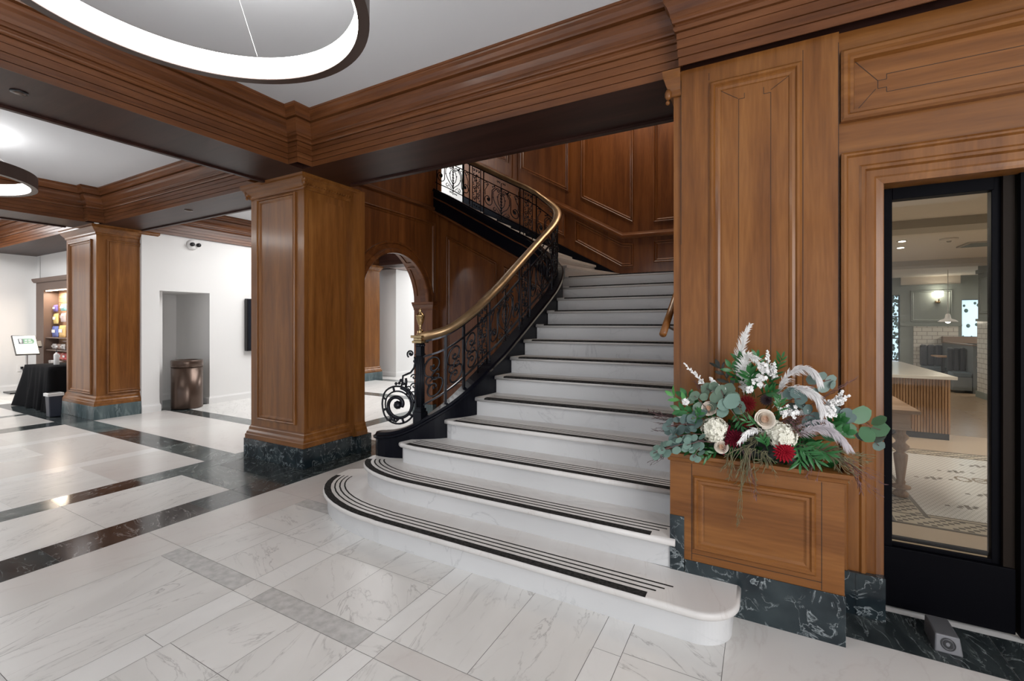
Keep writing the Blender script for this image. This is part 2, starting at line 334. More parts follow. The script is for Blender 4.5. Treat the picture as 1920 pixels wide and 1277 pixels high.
tiles([-4.6, -3.87], [4.3, 6], 'pink'); tiles([-16, -9.1], [5, 7, 9.7], 'tile')
tiles([-3.87, -.3], [4.0, 8], 'tile')
struct(fl, 'floor', FM)
# ------------------------------------------------------------ ceilings and beams
CZ, SZ = 3.55, 3.05
c = MB()
for (x0, x1, y0, y1) in ((-4.2, 3.4, -4.4, 3.1), (-9.3, -4.5, -4.4, 3.3), (-16, -9.3, -4.4, 4.2), (-9.3, -5.2, 3.5, 16)):
    c.box(x0, x1, y0, y1, CZ, CZ + .05)
struct(c, 'ceiling', 'ceil')
c = MB(); c.box(-8, .2, 3.5, 7.7, 6.0, 6.05); struct(c, 'ceiling_stair_hall', 'ceil')
PROF = [(-.002, SZ - .001), (.004, SZ - .001), (.004, 3.095), (-.004, 3.0955), (-.004, 3.099), (.008, 3.10), (.008, 3.145), (.001, 3.1455), (.001, 3.149), (.012, 3.15), (.012, 3.20), (.006, 3.2005), (.006, 3.2035), (.014, 3.204), (.014, 3.24), (.004, 3.241), (.004, 3.249), (.022, 3.25), (.030, 3.258), (.032, 3.268), (.028, 3.278), (.020, 3.282), (.020, 3.292), (.034, 3.296), (.038, 3.306), (.038, 3.318),
        (.044, 3.322), (.048, 3.35), (.062, 3.385), (.078, 3.405), (.080, 3.418), (.080, 3.428), (.058, 3.430), (.058, 3.446), (.088, 3.450), (.092, 3.462), (.094, 3.48), (.106, 3.505), (.122, 3.52), (.126, 3.53), (.132, 3.532), (.132, CZ)]
def entab(name, path, closed=True, m=('beamx', 'beamy')):
    mb = MB(); P = [V((x, y, 0)) for x, y in path]; n = len(P)
    # every run gets the wood whose grain follows it
    k = len(PROF); base = 0
    mb.sweep(P, (0, 0, 1), [(a, b) for a, b in PROF], closed=closed, cap=False)
    segs = n if closed else n - 1
    for i in range(segs):
        d = P[(i + 1) % n] - P[i]
        for q in range(k - 1): mb.mi[i * (k - 1) + q] = 0 if abs(d.x) > abs(d.y) else 1
    return struct(mb, name, list(m))
entab('trim_1', [(-4.04, -4.2), (-4.04, 2.84), (-3.90, 2.84), (-3.90, 3.0), (-.44, 3.0), (-.44, 2.893), (3.2, 2.893), (3.2, -4.2)])
entab('trim_2', [(-9.04, -4.2), (-9.04, 2.95), (-8.90, 2.95), (-8.90, 3.15), (-4.90, 3.15), (-4.90, 2.95), (-4.76, 2.95), (-4.76, -4.2)])
entab('trim_3', [(-9.05, 3.72), (-9.05, 15.5), (-5.25, 15.5), (-5.25, 3.72)])
entab('trim_4', [(-14.2, -4.2), (-14.2, 3.15), (-9.75, 3.15), (-9.75, -4.2)])
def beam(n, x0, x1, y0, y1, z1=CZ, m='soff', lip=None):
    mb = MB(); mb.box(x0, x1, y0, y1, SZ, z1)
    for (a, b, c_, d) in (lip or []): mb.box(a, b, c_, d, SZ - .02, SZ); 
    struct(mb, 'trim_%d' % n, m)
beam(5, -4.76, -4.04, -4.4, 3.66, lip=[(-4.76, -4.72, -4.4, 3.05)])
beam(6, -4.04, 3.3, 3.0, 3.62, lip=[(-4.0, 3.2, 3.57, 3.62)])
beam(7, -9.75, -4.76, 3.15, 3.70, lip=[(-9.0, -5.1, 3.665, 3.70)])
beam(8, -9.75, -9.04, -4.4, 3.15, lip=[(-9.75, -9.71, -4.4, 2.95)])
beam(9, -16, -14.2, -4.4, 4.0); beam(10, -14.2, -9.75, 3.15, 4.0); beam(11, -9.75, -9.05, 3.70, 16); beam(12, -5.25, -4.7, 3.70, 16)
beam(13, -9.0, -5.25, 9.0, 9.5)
# ------------------------------------------------------------ white walls
w = MB()
X0 = -9.08
w.box(X0 - .25, X0, 3.7, 3.96, 0, SZ); w.box(X0 - .25, X0, 3.96, 4.77, 2.07, SZ); w.box(X0 - .25, X0, 4.77, 7.6, 0, SZ)
w.box(X0 - 1.3, X0 - 1.2, 3.7, 5.0, 0, SZ); w.box(X0 - 1.2, X0 - .25, 4.77, 5.0, 0, SZ); w.box(X0 - 1.2, X0 - .25, 3.86, 3.96, 0, SZ); w.box(X0 - 1.2, X0 - .25, 3.96, 4.77, 2.07, 2.2)
struct(w, 'wall_corridor', 'plaster')
w = MB(); w.box(-10.4, -9.25, 9.75, 9.9, 0, CZ); w.box(-9.25, -9.1, 9.75, 15.6, 0, CZ); w.box(-10.5, -10.4, 7.5, 9.9, 0, CZ); w.box(-10.4, -9.08, 7.45, 7.6, 0, CZ); w.box(-9.2, 0, 15.6, 15.8, 0, CZ)
struct(w, 'wall_far', 'plaster')
w = MB(); w.box(-14.9, -14.69, -4.4, 4.1, 0, SZ); struct(w, 'wall_left', 'plaster')
w = MB(); w.box(-14.7, -14.44, 3.95, 4.1, 0, SZ); w.box(-14.46, -9.3, 3.95, 4.1, 2.53, SZ); w.box(-12.2, -9.3, 3.95, 4.1, 0, 2.53); struct(w, 'wall_niche', 'plaster')
w = MB(); 
for x0, x1 in ((-16, -14.6), (-10, -9.6), (-5, -3.5), (1.1, 3.4)): w.box(x0, x1, -4.6, -4.42, 0, CZ)
w.box(-16, 3.4, -4.6, -4.42, 3.15, CZ); w.box(-16, 3.4, -4.6, -4.42, 0, .4); w.box(3.3, 3.5, -4.6, 3.1, 0, CZ)
struct(w, 'wall_rear', 'plaster')
b = MB(); BP = [(0, 0), (.018, 0), (.018, .10), (.012, .12), (.008, .125), (.006, .14), (0, .14)]
b.sweep([(X0, 7.6, 0), (X0, 4.77, 0), (X0 - 1.2, 4.77, 0), (X0 - 1.2, 3.96, 0), (X0, 3.96, 0), (X0, 3.7, 0)], (0, 0, 1), [(-a, z) for a, z in BP]); struct(b, 'baseboard_corridor', 'plaster')
b = MB(); b.sweep([(-14.69, -4.4, 0), (-14.69, 3.95, 0), (-14.46, 3.95, 0)], (0, 0, 1), BP); struct(b, 'baseboard_left', 'plaster')
b = MB(); b.sweep([(-10.4, 9.75, 0), (-9.1, 9.75, 0), (-9.1, 15.6, 0)], (0, 0, 1), BP); struct(b, 'baseboard_far', 'plaster')
# ------------------------------------------------------------ columns
CAP = [(0, 2.90), (.012, 2.905), (.018, 2.92), (.018, 2.935), (.03, 2.95), (.045, 2.965), (.06, 2.99), (.065, 3.00), (.08, 3.01), (.08, 3.03), (.085, SZ)]
BASE = [(.045, .21), (.045, .255), (.038, .262), (.032, .285), (.018, .305), (.014, .335), (.006, .345), (0, .36)]
def column(x0, x1, y0, y1, label, panels, pl, carved=True, extra=None):
    t = thing('column', ((x0 + x1) / 2, (y0 + y1) / 2, 0), label, 'column')
    s = MB(); s.box(x0, x1, y0, y1, .2, SZ - .002)
    s.build('shaft', 'woodz', t)
    ring = [(x0, y0, 0), (x0, y1, 0), (x1, y1, 0), (x1, y0, 0)]
    cp = MB(); cp.sweep(ring, (0, 0, 1), [(-a, b) for a, b in CAP], closed=True)
    if carved:
        for i in range(int((y1 - y0) / .035)):
            cp.box(x1 + .02, x1 + .045, y0 + .01 + i * .035, y0 + .028 + i * .035, 2.945, 2.965)
        for (cx, cy) in ((x1 + .035, y0 - .03), (x0 - .03, y0 - .03)):
            cp.ball((cx, cy, 2.965), .028, 8, (1, 1, 1.4)); cp.ball((cx, cy, 2.915), .018, 8); cp.tube([(cx, cy, 3.04), (cx, cy, 2.97)], .035, 8)
    cp.build('capital', 'woodx', t)
    bs = MB(); bs.sweep(ring, (0, 0, 1), [(-a, b) for a, b in BASE], closed=True); bs.build('base_moulding', 'woodx', t)
    pb = MB(); pb.box(x0 - .055, x1 + .055, y0 - .055, y1 + .05, 0, .21); pb.build('plinth', pl, t, .004)['label'] = 'veined green marble plinth'
    for (k, a, b, z0, z1) in panels:
        f = MB(); frame(f, rect_y(a, b, z0, z1, y0) if k == 'y' else rect_x(a, b, z0, z1, x1), (0, -1, 0) if k == 'y' else (1, 0, 0)); f.build('panel_moulding', 'woodz', t)
    return t
t = column(-5.10, -4.185, 3.125, 3.72, 'golden wood column nearest the stair, white glare on its tall front panel, black marble plinth', [('y', -4.97, -4.315, .43, 2.89)], 'plinth')
p = MB(); p.box(-4.18, -4.18 + .008, 3.17, 3.66, .40, 2.82); p.build('side_panel', 'woodz', t)
p = MB(); p.box(-4.75, -4.115, 3.72, 3.885, .2, SZ - .003); p.sweep([(-4.115, 3.885, 0), (-4.115, 3.72, 0)], (0, 0, 1), [(-a, b) for a, b in BASE]); p.build('rear_pilaster', 'woodz', t)
p = MB(); p.box(-4.75, -4.06, 3.775, 3.935, 0, .21); p.build('plinth', 'plinth', t)
column(-10.28, -9.14, 3.13, 3.88, 'reddish wood column farther back beside the draped table, slate green marble plinth', [('y', -10.14, -9.29, .38, 2.84), ('x', 3.26, 3.75, .38, 2.84)], 'plinth2', False)
column(-9.6, -9.08, 8.55, 9.1, 'pinkish wood column seen through the archway beside the pale wall', [], 'plinth2', False)
# ------------------------------------------------------------ arch wall x = -4.65
XA = -4.65; CYA, RA, CZA = 4.976, .837, 1.85; YC = 5.95
def arch_pts(r, n=28, x=XA, a0=0, a1=180): return [(x, CYA + r * math.cos(R(a0 + (a1 - a0) * i / n)), CZA + r * math.sin(R(a0 + (a1 - a0) * i / n))) for i in range(n + 1)]
w = MB(); TH = .38
for x, flip in ((XA, 1), (XA - TH, 0)):
    n = 28; A = arch_pts(RA, n, x)
    for i in range(n):
        a, b_ = A[i], A[i + 1]; w.add([a, b_, (x, b_[1], 6), (x, a[1], 6)], [(0, 1, 2, 3)])
    y1 = CYA + RA; y0 = CYA - RA
    w.add([(x, y1, 0), (x, YC + .1, 0), (x, YC + .1, 6 if x == XA - TH else 6), (x, y1, 6)], [(0, 1, 2, 3)])
    w.add([(x, 3.6, 0), (x, y0, 0), (x, y0, 6), (x, 3.6, 6)], [(0, 1, 2, 3)])
A = arch_pts(RA, 28, XA); B_ = arch_pts(RA, 28, XA - TH)
for i in range(28): w.add([A[i], A[i + 1], B_[i + 1], B_[i]], [(0, 1, 2, 3)], True)
for y in (CYA - RA, CYA + RA): w.add([(XA, y, 0), (XA - TH, y, 0), (XA - TH, y, CZA), (XA, y, CZA)], [(0, 1, 2, 3)])
struct(w, 'wall_arch', 'stairz')
t = thing('arch_surround', (XA, CYA, 0), 'moulded wood surround of the round archway beside the stair railing', 'archway')
a = MB(); AP = [(-.002, 0), (-.002, .03), (-.03, .03), (-.035, .018), (-.10, .022), (-.105, .036), (-.12, .05), (-.155, .056), (-.17, .045), (-.175, 0)]
a.sweep(arch_pts(RA, 36), (1, 0, 0), [(x_, y_) for x_, y_ in AP], cap=True, smooth=False); a.build('archivolt', 'stairx', t)
a = MB()
for k0, k1 in ((6, 40), (46, 86), (94, 134), (140, 174)):
    pr_ = [(x_, z_) for x_, z_ in ()]
    for xx, ww in ((XA - .06, .02), (XA - TH + .06, .02)):
        for i in range(8):
            a0 = k0 + (k1 - k0) * i / 8; a1 = k0 + (k1 - k0) * (i + 1) / 8
            q = [(xx_, CYA + rr * math.cos(R(an)), CZA + rr * math.sin(R(an))) for xx_ in (xx - ww, xx + ww) for rr in (RA - .014, RA + .01) for an in (a0, a1)]
            a.add(q, [(0, 1, 3, 2), (4, 6, 7, 5), (0, 4, 5, 1), (2, 3, 7, 6), (0, 2, 6, 4), (1, 5, 7, 3)])
    for an in (k0, k1):
        c_ = V((XA - TH / 2, CYA + RA * math.cos(R(an)), CZA + RA * math.sin(R(an))))
        a.obox(c_, (1, 0, 0), (0, -math.sin(R(an)), math.cos(R(an))), (0, math.cos(R(an)), math.sin(R(an))), TH / 2 - .045, .018, .014)
a.build('soffit_panel_moulding', 'stairz', t)
IMP = [(0, -.13), (.012, -.125), (.015, -.10), (.03, -.075), (.05, -.05), (.055, -.03), (.065, -.025), (.065, 0), (0, 0)]
a = MB(); a.sweep([(XA - TH, CYA + RA, CZA), (XA, CYA + RA, CZA), (XA, CYA + RA + .1, CZA)], (0, 0, 1), [(x_, z_) for x_, z_ in IMP]); a.build('impost', 'stairx', t)
for y in (CYA + RA,):
    a = MB(); a.box(XA - TH - .02, XA + .02, y - .02, y + .09, 0, .2); a.build('plinth', 'plinth2', t)
a = MB(); a.sweep([(XA, 3.95, 3.12), (XA, 5.865, 3.12), (XA, 5.865, 2.0)], (1, 0, 0), FR); a.build('spandrel_moulding', 'stairz', t)
TRIM = [(-.035, 0), (-.03, .02), (-.01, .035), (.02, .035), (.03, .02), (.035, 0)]
m_ = MB(); m_.sweep([(XA, 3.62, 3.35), (XA, YC, 3.35)], (1, 0, 0), TRIM); struct(m_, 'trim_14', 'beamy')
# panel wall under the upper flight
def zpan(x): return 3.35 - .53 * (x - XA)
w = MB(); w.prism([(XA, YC, 0), (-2.5, YC, 0), (-2.5, YC, 2.0), (-2.75, YC, 2.35), (XA, YC, 3.36)], (0, .12, 0))
struct(w, 'wall_stair_panel', 'stairz')
m_ = MB(); frame(m_, [(-4.47, YC, .5), (-4.47, YC, 2.93), (-3.52, YC, 2.93 - .53 * .95), (-3.52, YC, .5)], (0, -1, 0))
frame(m_, [(-3.40, YC, .5), (-3.40, YC, 2.36), (-2.5, YC, 2.36 - .53 * .9), (-2.5, YC, .5)], (0, -1, 0)); struct(m_, 'trim_16', 'stairz')
m_ = MB(); m_.box(XA + .0, XA + .05, YC - .06, YC, 0, 3.3); struct(m_, 'trim_17', 'stairz')
# ------------------------------------------------------------ stair hall walls
YB = 7.5
w = MB(); w.box(-5.25, .0, YB, YB + .15, 0, 6); struct(w, 'wall_back', 'stairz')
w = MB(); w.box(-.40, -.2, 3.1, YB, 0, 6); struct(w, 'wall_right', 'stairz')
w = MB(); w.box(-4.7, 3.2, 3.0, 3.6, CZ - .01, 6); struct(w, 'wall_front_upper', 'stairz')
w = MB(); w.box(-8, -5.2, YB, YB + .15, 3.5, 6); w.box(-8.1, -7.9, 5.9, YB, 3.5, 6); struct(w, 'wall_upper_hall', 'plaster')
w = MB(); w.box(-8, XA - .3, 5.9, 6.05, 4.6, 6); w.box(-8, -5.3, 5.85, YB, 3.6, 3.75); struct(w, 'floor_upper_hall', 'plaster')
def zr(x): return 2.95 + .587 * max(0, -2.03 - x)
m_ = MB(); RAIL = [(-.05, 0), (-.05, .02), (-.02, .03), (0, .055), (.03, .055), (.035, .03), (.045, .02), (.05, 0)]
m_.sweep([(-5.2, YB, zr(-5.2)), (-2.03, YB, zr(-2.03)), (-.4, YB, 2.93)], (0, -1, 0), RAIL); struct(m_, 'trim_18', 'stairx')
m_ = MB(); 
SL = .587
for x0, x1 in ((-5.1, -4.2), (-3.93, -2.98), (-2.75, -1.85), (-1.53, -.62)):
    za, zb = zr(x0) + .30, zr(x1) + .30
    if x0 == -2.75: zb = zr(x0) + .30 - SL * .9
    if x0 > -1.6: za = zb = 3.12
    frame(m_, [(x0, YB, za), (x0, YB, 5.6), (x1, YB, 5.6), (x1, YB, zb)], (0, -1, 0))
for x in (-4.13, -4.02): m_.box(x - .012, x + .012, YB - .012, YB, zr(x), 6)
for x0, x1 in ((-4.0, -3.05), (-2.86, -1.85), (-1.53, -.62)):
    zt0, zt1 = zr(x0) - .12, zr(x1) - .12
    zb0 = 2.36 + .55 * max(0, -2.05 - x0) + .12; zb1 = 2.36 + .55 * max(0, -2.05 - x1) + .12
    if x0 == -2.86: frame(m_, [(x0, YB, zb0), (x0, YB, zt0), (-2.03, YB, 2.83), (x1, YB, 2.81), (x1, YB, 2.44), (-2.05, YB, 2.44)], (0, -1, 0))
    else: frame(m_, [(x0, YB, zb0), (x0, YB, zt0), (x1, YB, zt1), (x1, YB, zb1)], (0, -1, 0))
struct(m_, 'trim_19', 'stairz')
m_ = MB(); m_.prism([(-2.05, YB - .03, 2.1), (-2.05, YB - .03, 2.30), (-5.2, YB - .03, 2.30 + .55 * 3.15), (-5.2, YB - .03, 1.95 + .55 * 3.15)], (0, .03, 0)); struct(m_, 'baseboard_stair', 'curb')
# ------------------------------------------------------------ the staircase
RI, GO = .166, .305
XR = -.445
st = thing('staircase', (-1.4, 4.0, 0), 'wide pale marble staircase with black inlaid tread strips', 'staircase')
def round_path(pts, rad):         # pts list (x,y,r) -> polyline with arcs
    out = []
    n = len(pts)
    for i, (x, y, r) in enumerate(pts):
        if r <= 0 or i in (0, n - 1): out.append((x, y)); continue
        p = V((x, y)); a = (V(pts[i - 1][:2]) - p).normalized(); b_ = (V(pts[i + 1][:2]) - p).normalized()
        ang = a.angle(b_); d = r / math.tan(ang / 2); c_ = p + (a + b_).normalized() * (r / math.sin(ang / 2))
        s0 = p + a * d; s1 = p + b_ * d; v0 = s0 - c_; v1 = s1 - c_
        a0 = math.atan2(v0.y, v0.x); a1 = math.atan2(v1.y, v1.x); da = (a1 - a0 + math.pi) % (2 * math.pi) - math.pi
        for k in range(15): t_ = a0 + da * k / 14; out.append((c_.x + r * math.cos(t_), c_.y + r * math.sin(t_)))
    return out
def offs(path, d):                 # offset to the left of travel
    o = []; n = len(path)
    for i in range(n):
        a = V(path[max(0, i - 1)]); b_ = V(path[min(n - 1, i + 1)]); t_ = (b_ - a).normalized(); o.append((path[i][0] - t_.y * d, path[i][1] + t_.x * d))
    return o
def plen(path): 
    L_ = [0]
    for i in range(1, len(path)): L_.append(L_[-1] + (V(path[i]) - V(path[i - 1])).length)
    return L_
def sub(path, s0, s1, n=0):
    L_ = plen(path)
    def at(s):
        s = min(max(s, 0), L_[-1])
        for i in range(1, len(path)):
            if s <= L_[i] + 1e-9:
                f = (s - L_[i - 1]) / max(1e-9, L_[i] - L_[i - 1]); return (path[i - 1][0] * (1 - f) + path[i][0] * f, path[i - 1][1] * (1 - f) + path[i][1] * f)
    return [at(s0)] + [path[i] for i in range(len(path)) if s0 < L_[i] < s1] + [at(s1)]
NOSE = [(0, 0), (-.012, .001), (-.018, .008), (-.018, .024), (-.012, .033), (-.004, .035), (0, .035)]
def step(n, front, back, cut0=.12, cut1=.10, full=True, lines=4, cr=True):
    """front: nosing line left to right (walk direction +X); back: closing points right to left"""
    z = n * RI
    inn = offs(front, .03); s = MB(); s.rnd()
    poly = inn + back
    if n <= 2 or not full: s.prism([(x, y, z - RI) for x, y in poly], (0, 0, RI - .035))
    else: s.prism([(x, y, z - RI) for x, y in poly], (0, 0, RI - .035))
    o = s.build('step', 'riser', st)
    t_ = MB(); t_.rnd(); nf = offs(front, .014)
    t_.prism([(x, y, z - .036) for x, y in nf + back], (0, 0, .036))
    t_.sweep([(x, y, z - .0355) for x, y in nf], (0, 0, 1), [(-a, b) for a, b in NOSE][::-1], smooth=True)
    tr = t_.build('tread', 'tread', o)
    s_ = MB(); L_ = plen(front)[-1]
    for k, (o0, o1) in enumerate([(.012, .055), (.080, .092), (.118, .130), (.156, .168)][:lines]):
        q = sub(front, cut0 + (.0 if k == 0 else .05 * k * 0), L_ - cut1 + (.035 * k), 0); a = offs(q, o0); b_ = offs(q, o1)
        vs = [(x, y, z + .0006) for x, y in a] + [(x, y, z + .0006) for x, y in b_]; m1 = len(q)
        s_.add(vs, [(i, i + 1, m1 + i + 1, m1 + i) for i in range(m1 - 1)])
        if k == 0:
            rows_ = [(.012, .0006), (.009, .0004), (.0015, -.0012), (-.0030, -.0062), (-.0052, -.0112), (-.0054, -.0150)] if n >= 5 else [(.012, .0006), (.009, .0004), (.004, -.0002)]
            for (oa, za), (ob, zb) in zip(rows_, rows_[1:]):
                s_.add([(x, y, z + za) for x, y in offs(q, oa)] + [(x, y, z + zb) for x, y in offs(q, ob)], [(i, i + 1, m1 + i + 1, m1 + i) for i in range(m1 - 1)])
    if lines: s_.build('tread_strip', 'inlay', o)
# first two steps swing out to the left in big rounded ends
f1 = round_path([(-3.36, 2.98, 0), (-3.30, 2.60, .12), (-2.95, 2.275, .55), (-1.0, 2.262, 0), (-.10, 2.258, .19), (-.10, 2.598, 0)], 0)
f1 = [(-3.34, 2.95)] + [(-3.315 + 1.0 * (1 - math.cos(R(a))) * .96, 2.27 + .60 * (1 - math.sin(R(a)))) for a in (6, 14, 22, 30, 38, 46, 54, 62, 70, 78, 84, 90)]
f1 = f1 + round_path([(-2.3, 2.263, 0), (-1.2, 2.262, 0), (-.10, 2.258, .19), (-.10, 2.598, 0)], 0)
f2 = [(-3.04, 2.95)] + [(-3.02 + .74 * (1 - math.cos(R(a))), 2.57 + .36 * (1 - math.sin(R(a)))) for a in (8, 16, 24, 32, 40, 48, 56, 64, 72, 80, 90)] + [(-1.2, 2.572), (XR + .03, 2.576)]
step(1, f1, [(-.45, 2.6), (XR, 2.62), (XR, 3.2), (-3.0, 3.2)], .17, .66)
step(2, f2, [(XR + .03, 2.599), (XR, 2.6), (XR, 3.2), (-2.9, 3.2)], .10, .13)
LEFT = {3: -2.70, 4: -2.43, 5: -2.30, 6: -2.275, 7: -2.275, 8: -2.275, 9: -2.275, 10: -2.275, 11: -2.275, 12: -2.33, 13: -2.46}
for n in range(3, 14):
    y = 2.27 + GO * (n - 1); xl = LEFT[n]
    if n == 3: f = [(-2.70, 2.93), (-2.66, 2.905), (-2.5, 2.885), (-2.2, 2.878), (XR, 2.876)]
    elif n == 4: f = [(xl, 3.205), (xl + .06, 3.19), (-2.1, 3.182), (XR, 3.18)]
    else: f = [(xl, y), (-1.5, y), (XR, y)]
    xb = LEFT.get(n + 1, -2.5)
    back = [(XR, y + GO + .05), (xb - .0, y + GO + .05)] if n < 13 else [(XR, YB), (-2.05, YB), (-2.42, 5.97)]
    if n == 3: back = [(XR, 3.3), (-2.5, 3.3), (-2.66, 3.06)]
    if n == 4: back = [(XR, 3.6), (-2.35, 3.6), (-2.40, 3.35)]
    step(n, f, back, .10, .035, lines=4)
def wind(n, p0, p1, q0, q1):
    z = n * RI; s = MB(); s.rnd(); s.prism([(*p0, z - RI), (*p1, z - RI), (*q1, z - RI), (*q0, z - RI)], (0, 0, RI - .036)); o = s.build('step', 'riser', st)
    d = (V(p1) - V(p0)).normalized(); nn = V((d.y, -d.x)) * .03
    s = MB(); s.rnd(); s.prism([(p0[0] + nn.x, p0[1] + nn.y, z - .036), (p1[0] + nn.x, p1[1] + nn.y, z - .036), (*q1, z - .036), (*q0, z - .036)], (0, 0, .036)); s.build('tread', 'tread', o, .004)
wind(14, (-2.44, 6.0), (-2.08, 7.46), (-2.6, 6.0), (-2.5, 7.46)); wind(15, (-2.62, 6.0), (-2.5, 7.46), (-2.9, 6.0), (-2.95, 7.46))
for i in range(7):
    x = -2.93 - GO * i; wind(16 + i, (x, 6.0), (x, 7.46), (x - GO - .05, 6.0), (x - GO - .05, 7.46))
# ------------------------------------------------------------ railing path
PATH = [(-2.98, 3.03), (-2.88, 3.035), (-2.78, 3.065), (-2.70, 3.10), (-2.62, 3.15), (-2.54, 3.21), (-2.47, 3.29), (-2.41, 3.39), (-2.37, 3.50), (-2.352, 3.62), (-2.345, 3.75), (-2.345, 4.0), (-2.345, 4.25), (-2.345, 4.5), (-2.345, 4.75),
        (-2.345, 5.0), (-2.345, 5.2), (-2.347, 5.35), (-2.36, 5.5), (-2.395, 5.63), (-2.45, 5.73), (-2.53, 5.81), (-2.63, 5.865), (-2.75, 5.89), (-2.9, 5.9), (-3.2, 5.9), (-3.5, 5.9), (-3.8, 5.9), (-4.1, 5.9), (-4.4, 5.9), (-4.66, 5.9)]
PL = plen(PATH)
def crom(P, u):
    i = min(int(u), len(P) - 2); f = u - i; g = lambda k: V(P[min(max(k, 0), len(P) - 1)])
    a, b_, c_, d = g(i - 1), g(i), g(i + 1), g(i + 2)
    return .5 * ((2 * b_) + (c_ - a) * f + (2 * a - 5 * b_ + 4 * c_ - d) * f * f + (3 * b_ - a - 3 * c_ + d) * f ** 3)
def lin(s, T):
    if s <= T[0][0]: return T[0][1]
    for (a, b_), (c_, d) in zip(T, T[1:]):
        if s <= c_: f = (s - a) / (c_ - a); return b_ + (d - b_) * f
    return T[-1][1]
def smooth_tab(T, h=.10):
    return lambda s: sum(lin(s + d * h, T) * w_ for d, w_ in ((-2, .1), (-1, .2), (0, .4), (1, .2), (2, .1)))
def PXY(s):
    if s < 0: return V(PATH[0]) + (V(PATH[0]) - V(PATH[1])).normalized() * (-s)
    s = min(s, PL[-1] - 1e-6)
    i = max(k for k in range(len(PL)) if PL[k] <= s + 1e-9); i = min(i, len(PL) - 2); return crom(PATH, i + (s - PL[i]) / (PL[i + 1] - PL[i]))
def TAN(s): return (PXY(s + .01) - PXY(s - .01)).normalized() if s > .01 else (V(PATH[1]) - V(PATH[0])).normalized()
def S(x=None, y=None):           # arc length of the path point nearest (x,y)
    return min((((V(PATH[i]) - V((x, y))).length, PL[i]) for i in range(len(PATH))))[1]
sA, sB, sC = S(-2.347, 5.35), S(-2.9, 5.9), PL[-1]
CT = [(0, .535), (.18, .565), (.29, .615), (.38, .668), (.60, .80), (.83, .965), (1.03, 1.07), (1.33, 1.205), (1.83, 1.475), (2.33, 1.752), (sA, 1.955), (sB, 2.70), (sC, 2.70 + .57 * (sC - sB))]
zc = smooth_tab(CT, .05)
RT = [(0, 1.385), (.38, 1.395), (.60, 1.452), (.83, 1.60), (1.03, 1.715), (1.33, 1.895), (1.83, 2.215), (2.33, 2.535), (sA, 2.75), (sB, 3.42), (sC, 3.42 + .56 * (sC - sB))]
zh = smooth_tab(RT, .06)
def Q(s, z, off=0):
    p = PXY(s); t_ = TAN(s); return V((p.x + t_.y * off, p.y - t_.x * off, z))
SS = [i * .04 for i in range(int(PL[-1] / .04) + 1)] + [PL[-1] - .001]
cu = MB()
def strip(mb, ss, prof, smooth=False):     # prof(s) -> list of (off, z)
    rows = [[Q(s, z, o_) for o_, z in prof(s)] for s in ss]; k = len(rows[0]); vs = [p for r_ in rows for p in r_]
    fs = [(i * k + q, i * k + (q + 1) % k, (i + 1) * k + (q + 1) % k, (i + 1) * k + q) for i in range(len(rows) - 1) for q in range(k)]
    fs += [tuple(range(k)), tuple(range((len(rows) - 1) * k, len(rows) * k))[::-1]]
    mb.add(vs, fs, smooth)
def zbot(s):
    if s < .42: return .332
    if s < sA: return max(.332, zc(s) - .62)
    return zc(s) - .38 - .22 * max(0, 1 - (s - sA) / .4)
strip(cu, SS, lambda s: [(-.065, zbot(s)), (.065, zbot(s)), (.065, zc(s) - .05), (-.065, zc(s) - .05)])
cb = cu.build('stringer', 'curb', st); cb['label'] = 'glossy black stringer curving up the left side'
cm = MB(); strip(cm, SS, lambda s: [(-.07, zc(s) - .055), (.07, zc(s) - .055), (.085, zc(s) - .045), (.085, zc(s) - .03), (.07, zc(s) - .022), (.06, zc(s)), (-.06, zc(s)), (-.07, zc(s) - .022), (-.085, zc(s) - .03), (-.085, zc(s) - .045)])
p0 = Q(0, 0); cm.lathe((p0.x, p0.y, .535 - .055), [(.065, 0), (.085, .01), (.085, .025), (.07, .033), (.06, .055), (.0, .055)], 20)
cm.build('stringer_cap', 'curb', cb)
ce = MB(); ce.lathe((p0.x, p0.y, .333), [(.065, 0), (.065, .16)], 20); ce.build('stringer_end', 'curb', cb)
US = [s for s in SS if s > sA + .25]
tr_ = MB(); strip(tr_, US, lambda s: [(-.064, zc(s) - .39), (-.085, zc(s) - .385), (-.085, zc(s) - .36), (-.064, zc(s) - .35)]); strip(tr_, US, lambda s: [(-.064, zc(s) - .16), (-.078, zc(s) - .155), (-.078, zc(s) - .14), (-.064, zc(s) - .135)])
tr_.build('stringer_bead', 'beamx', cb)
# soffit of the curved flight
sf = MB(); strip(sf, [s for s in SS if s > sB + .05], lambda s: [(1.50 if s > sB - .1 else .7, zbot(s) + .02), (-.06, zbot(s) - .0), (-.06, zbot(s) + .02), (1.50 if s > sB - .1 else .7, zbot(s) + .05)]); sf.build('flight_soffit', 'stairx', st)
# ------------------------------------------------------------ railing
ra = thing('stair_railing', (PXY(.36).x, PXY(.36).y, .66), 'black wrought iron scrollwork railing with golden handrail, curving up the stair', 'railing')
SR = [.34 + i * .04 for i in range(int((PL[-1] - .36) / .04))] + [PL[-1] - .002]
hr = MB(); strip(hr, SR, lambda s: [(x_ * 1.35, zh(s) + z_ * 1.45 - .004) for x_, z_ in ((-.022, -.032), (.022, -.032), (.026, -.02), (.036, -.016), (.040, -.004), (.036, .008), (.022, .018), (0, .022), (-.022, .018), (-.036, .008), (-.040, -.004), (-.036, -.016), (-.026, -.02))], True)
h_ = hr.build('handrail', 'brassr', ra); h_['label'] = 'polished golden bronze handrail'
hr = MB(); strip(hr, SR, lambda s: [(-.018, zh(s) - .066), (.018, zh(s) - .066), (.018, zh(s) - .049), (-.018, zh(s) - .049)]); hr.build('handrail_core', 'iron', ra)
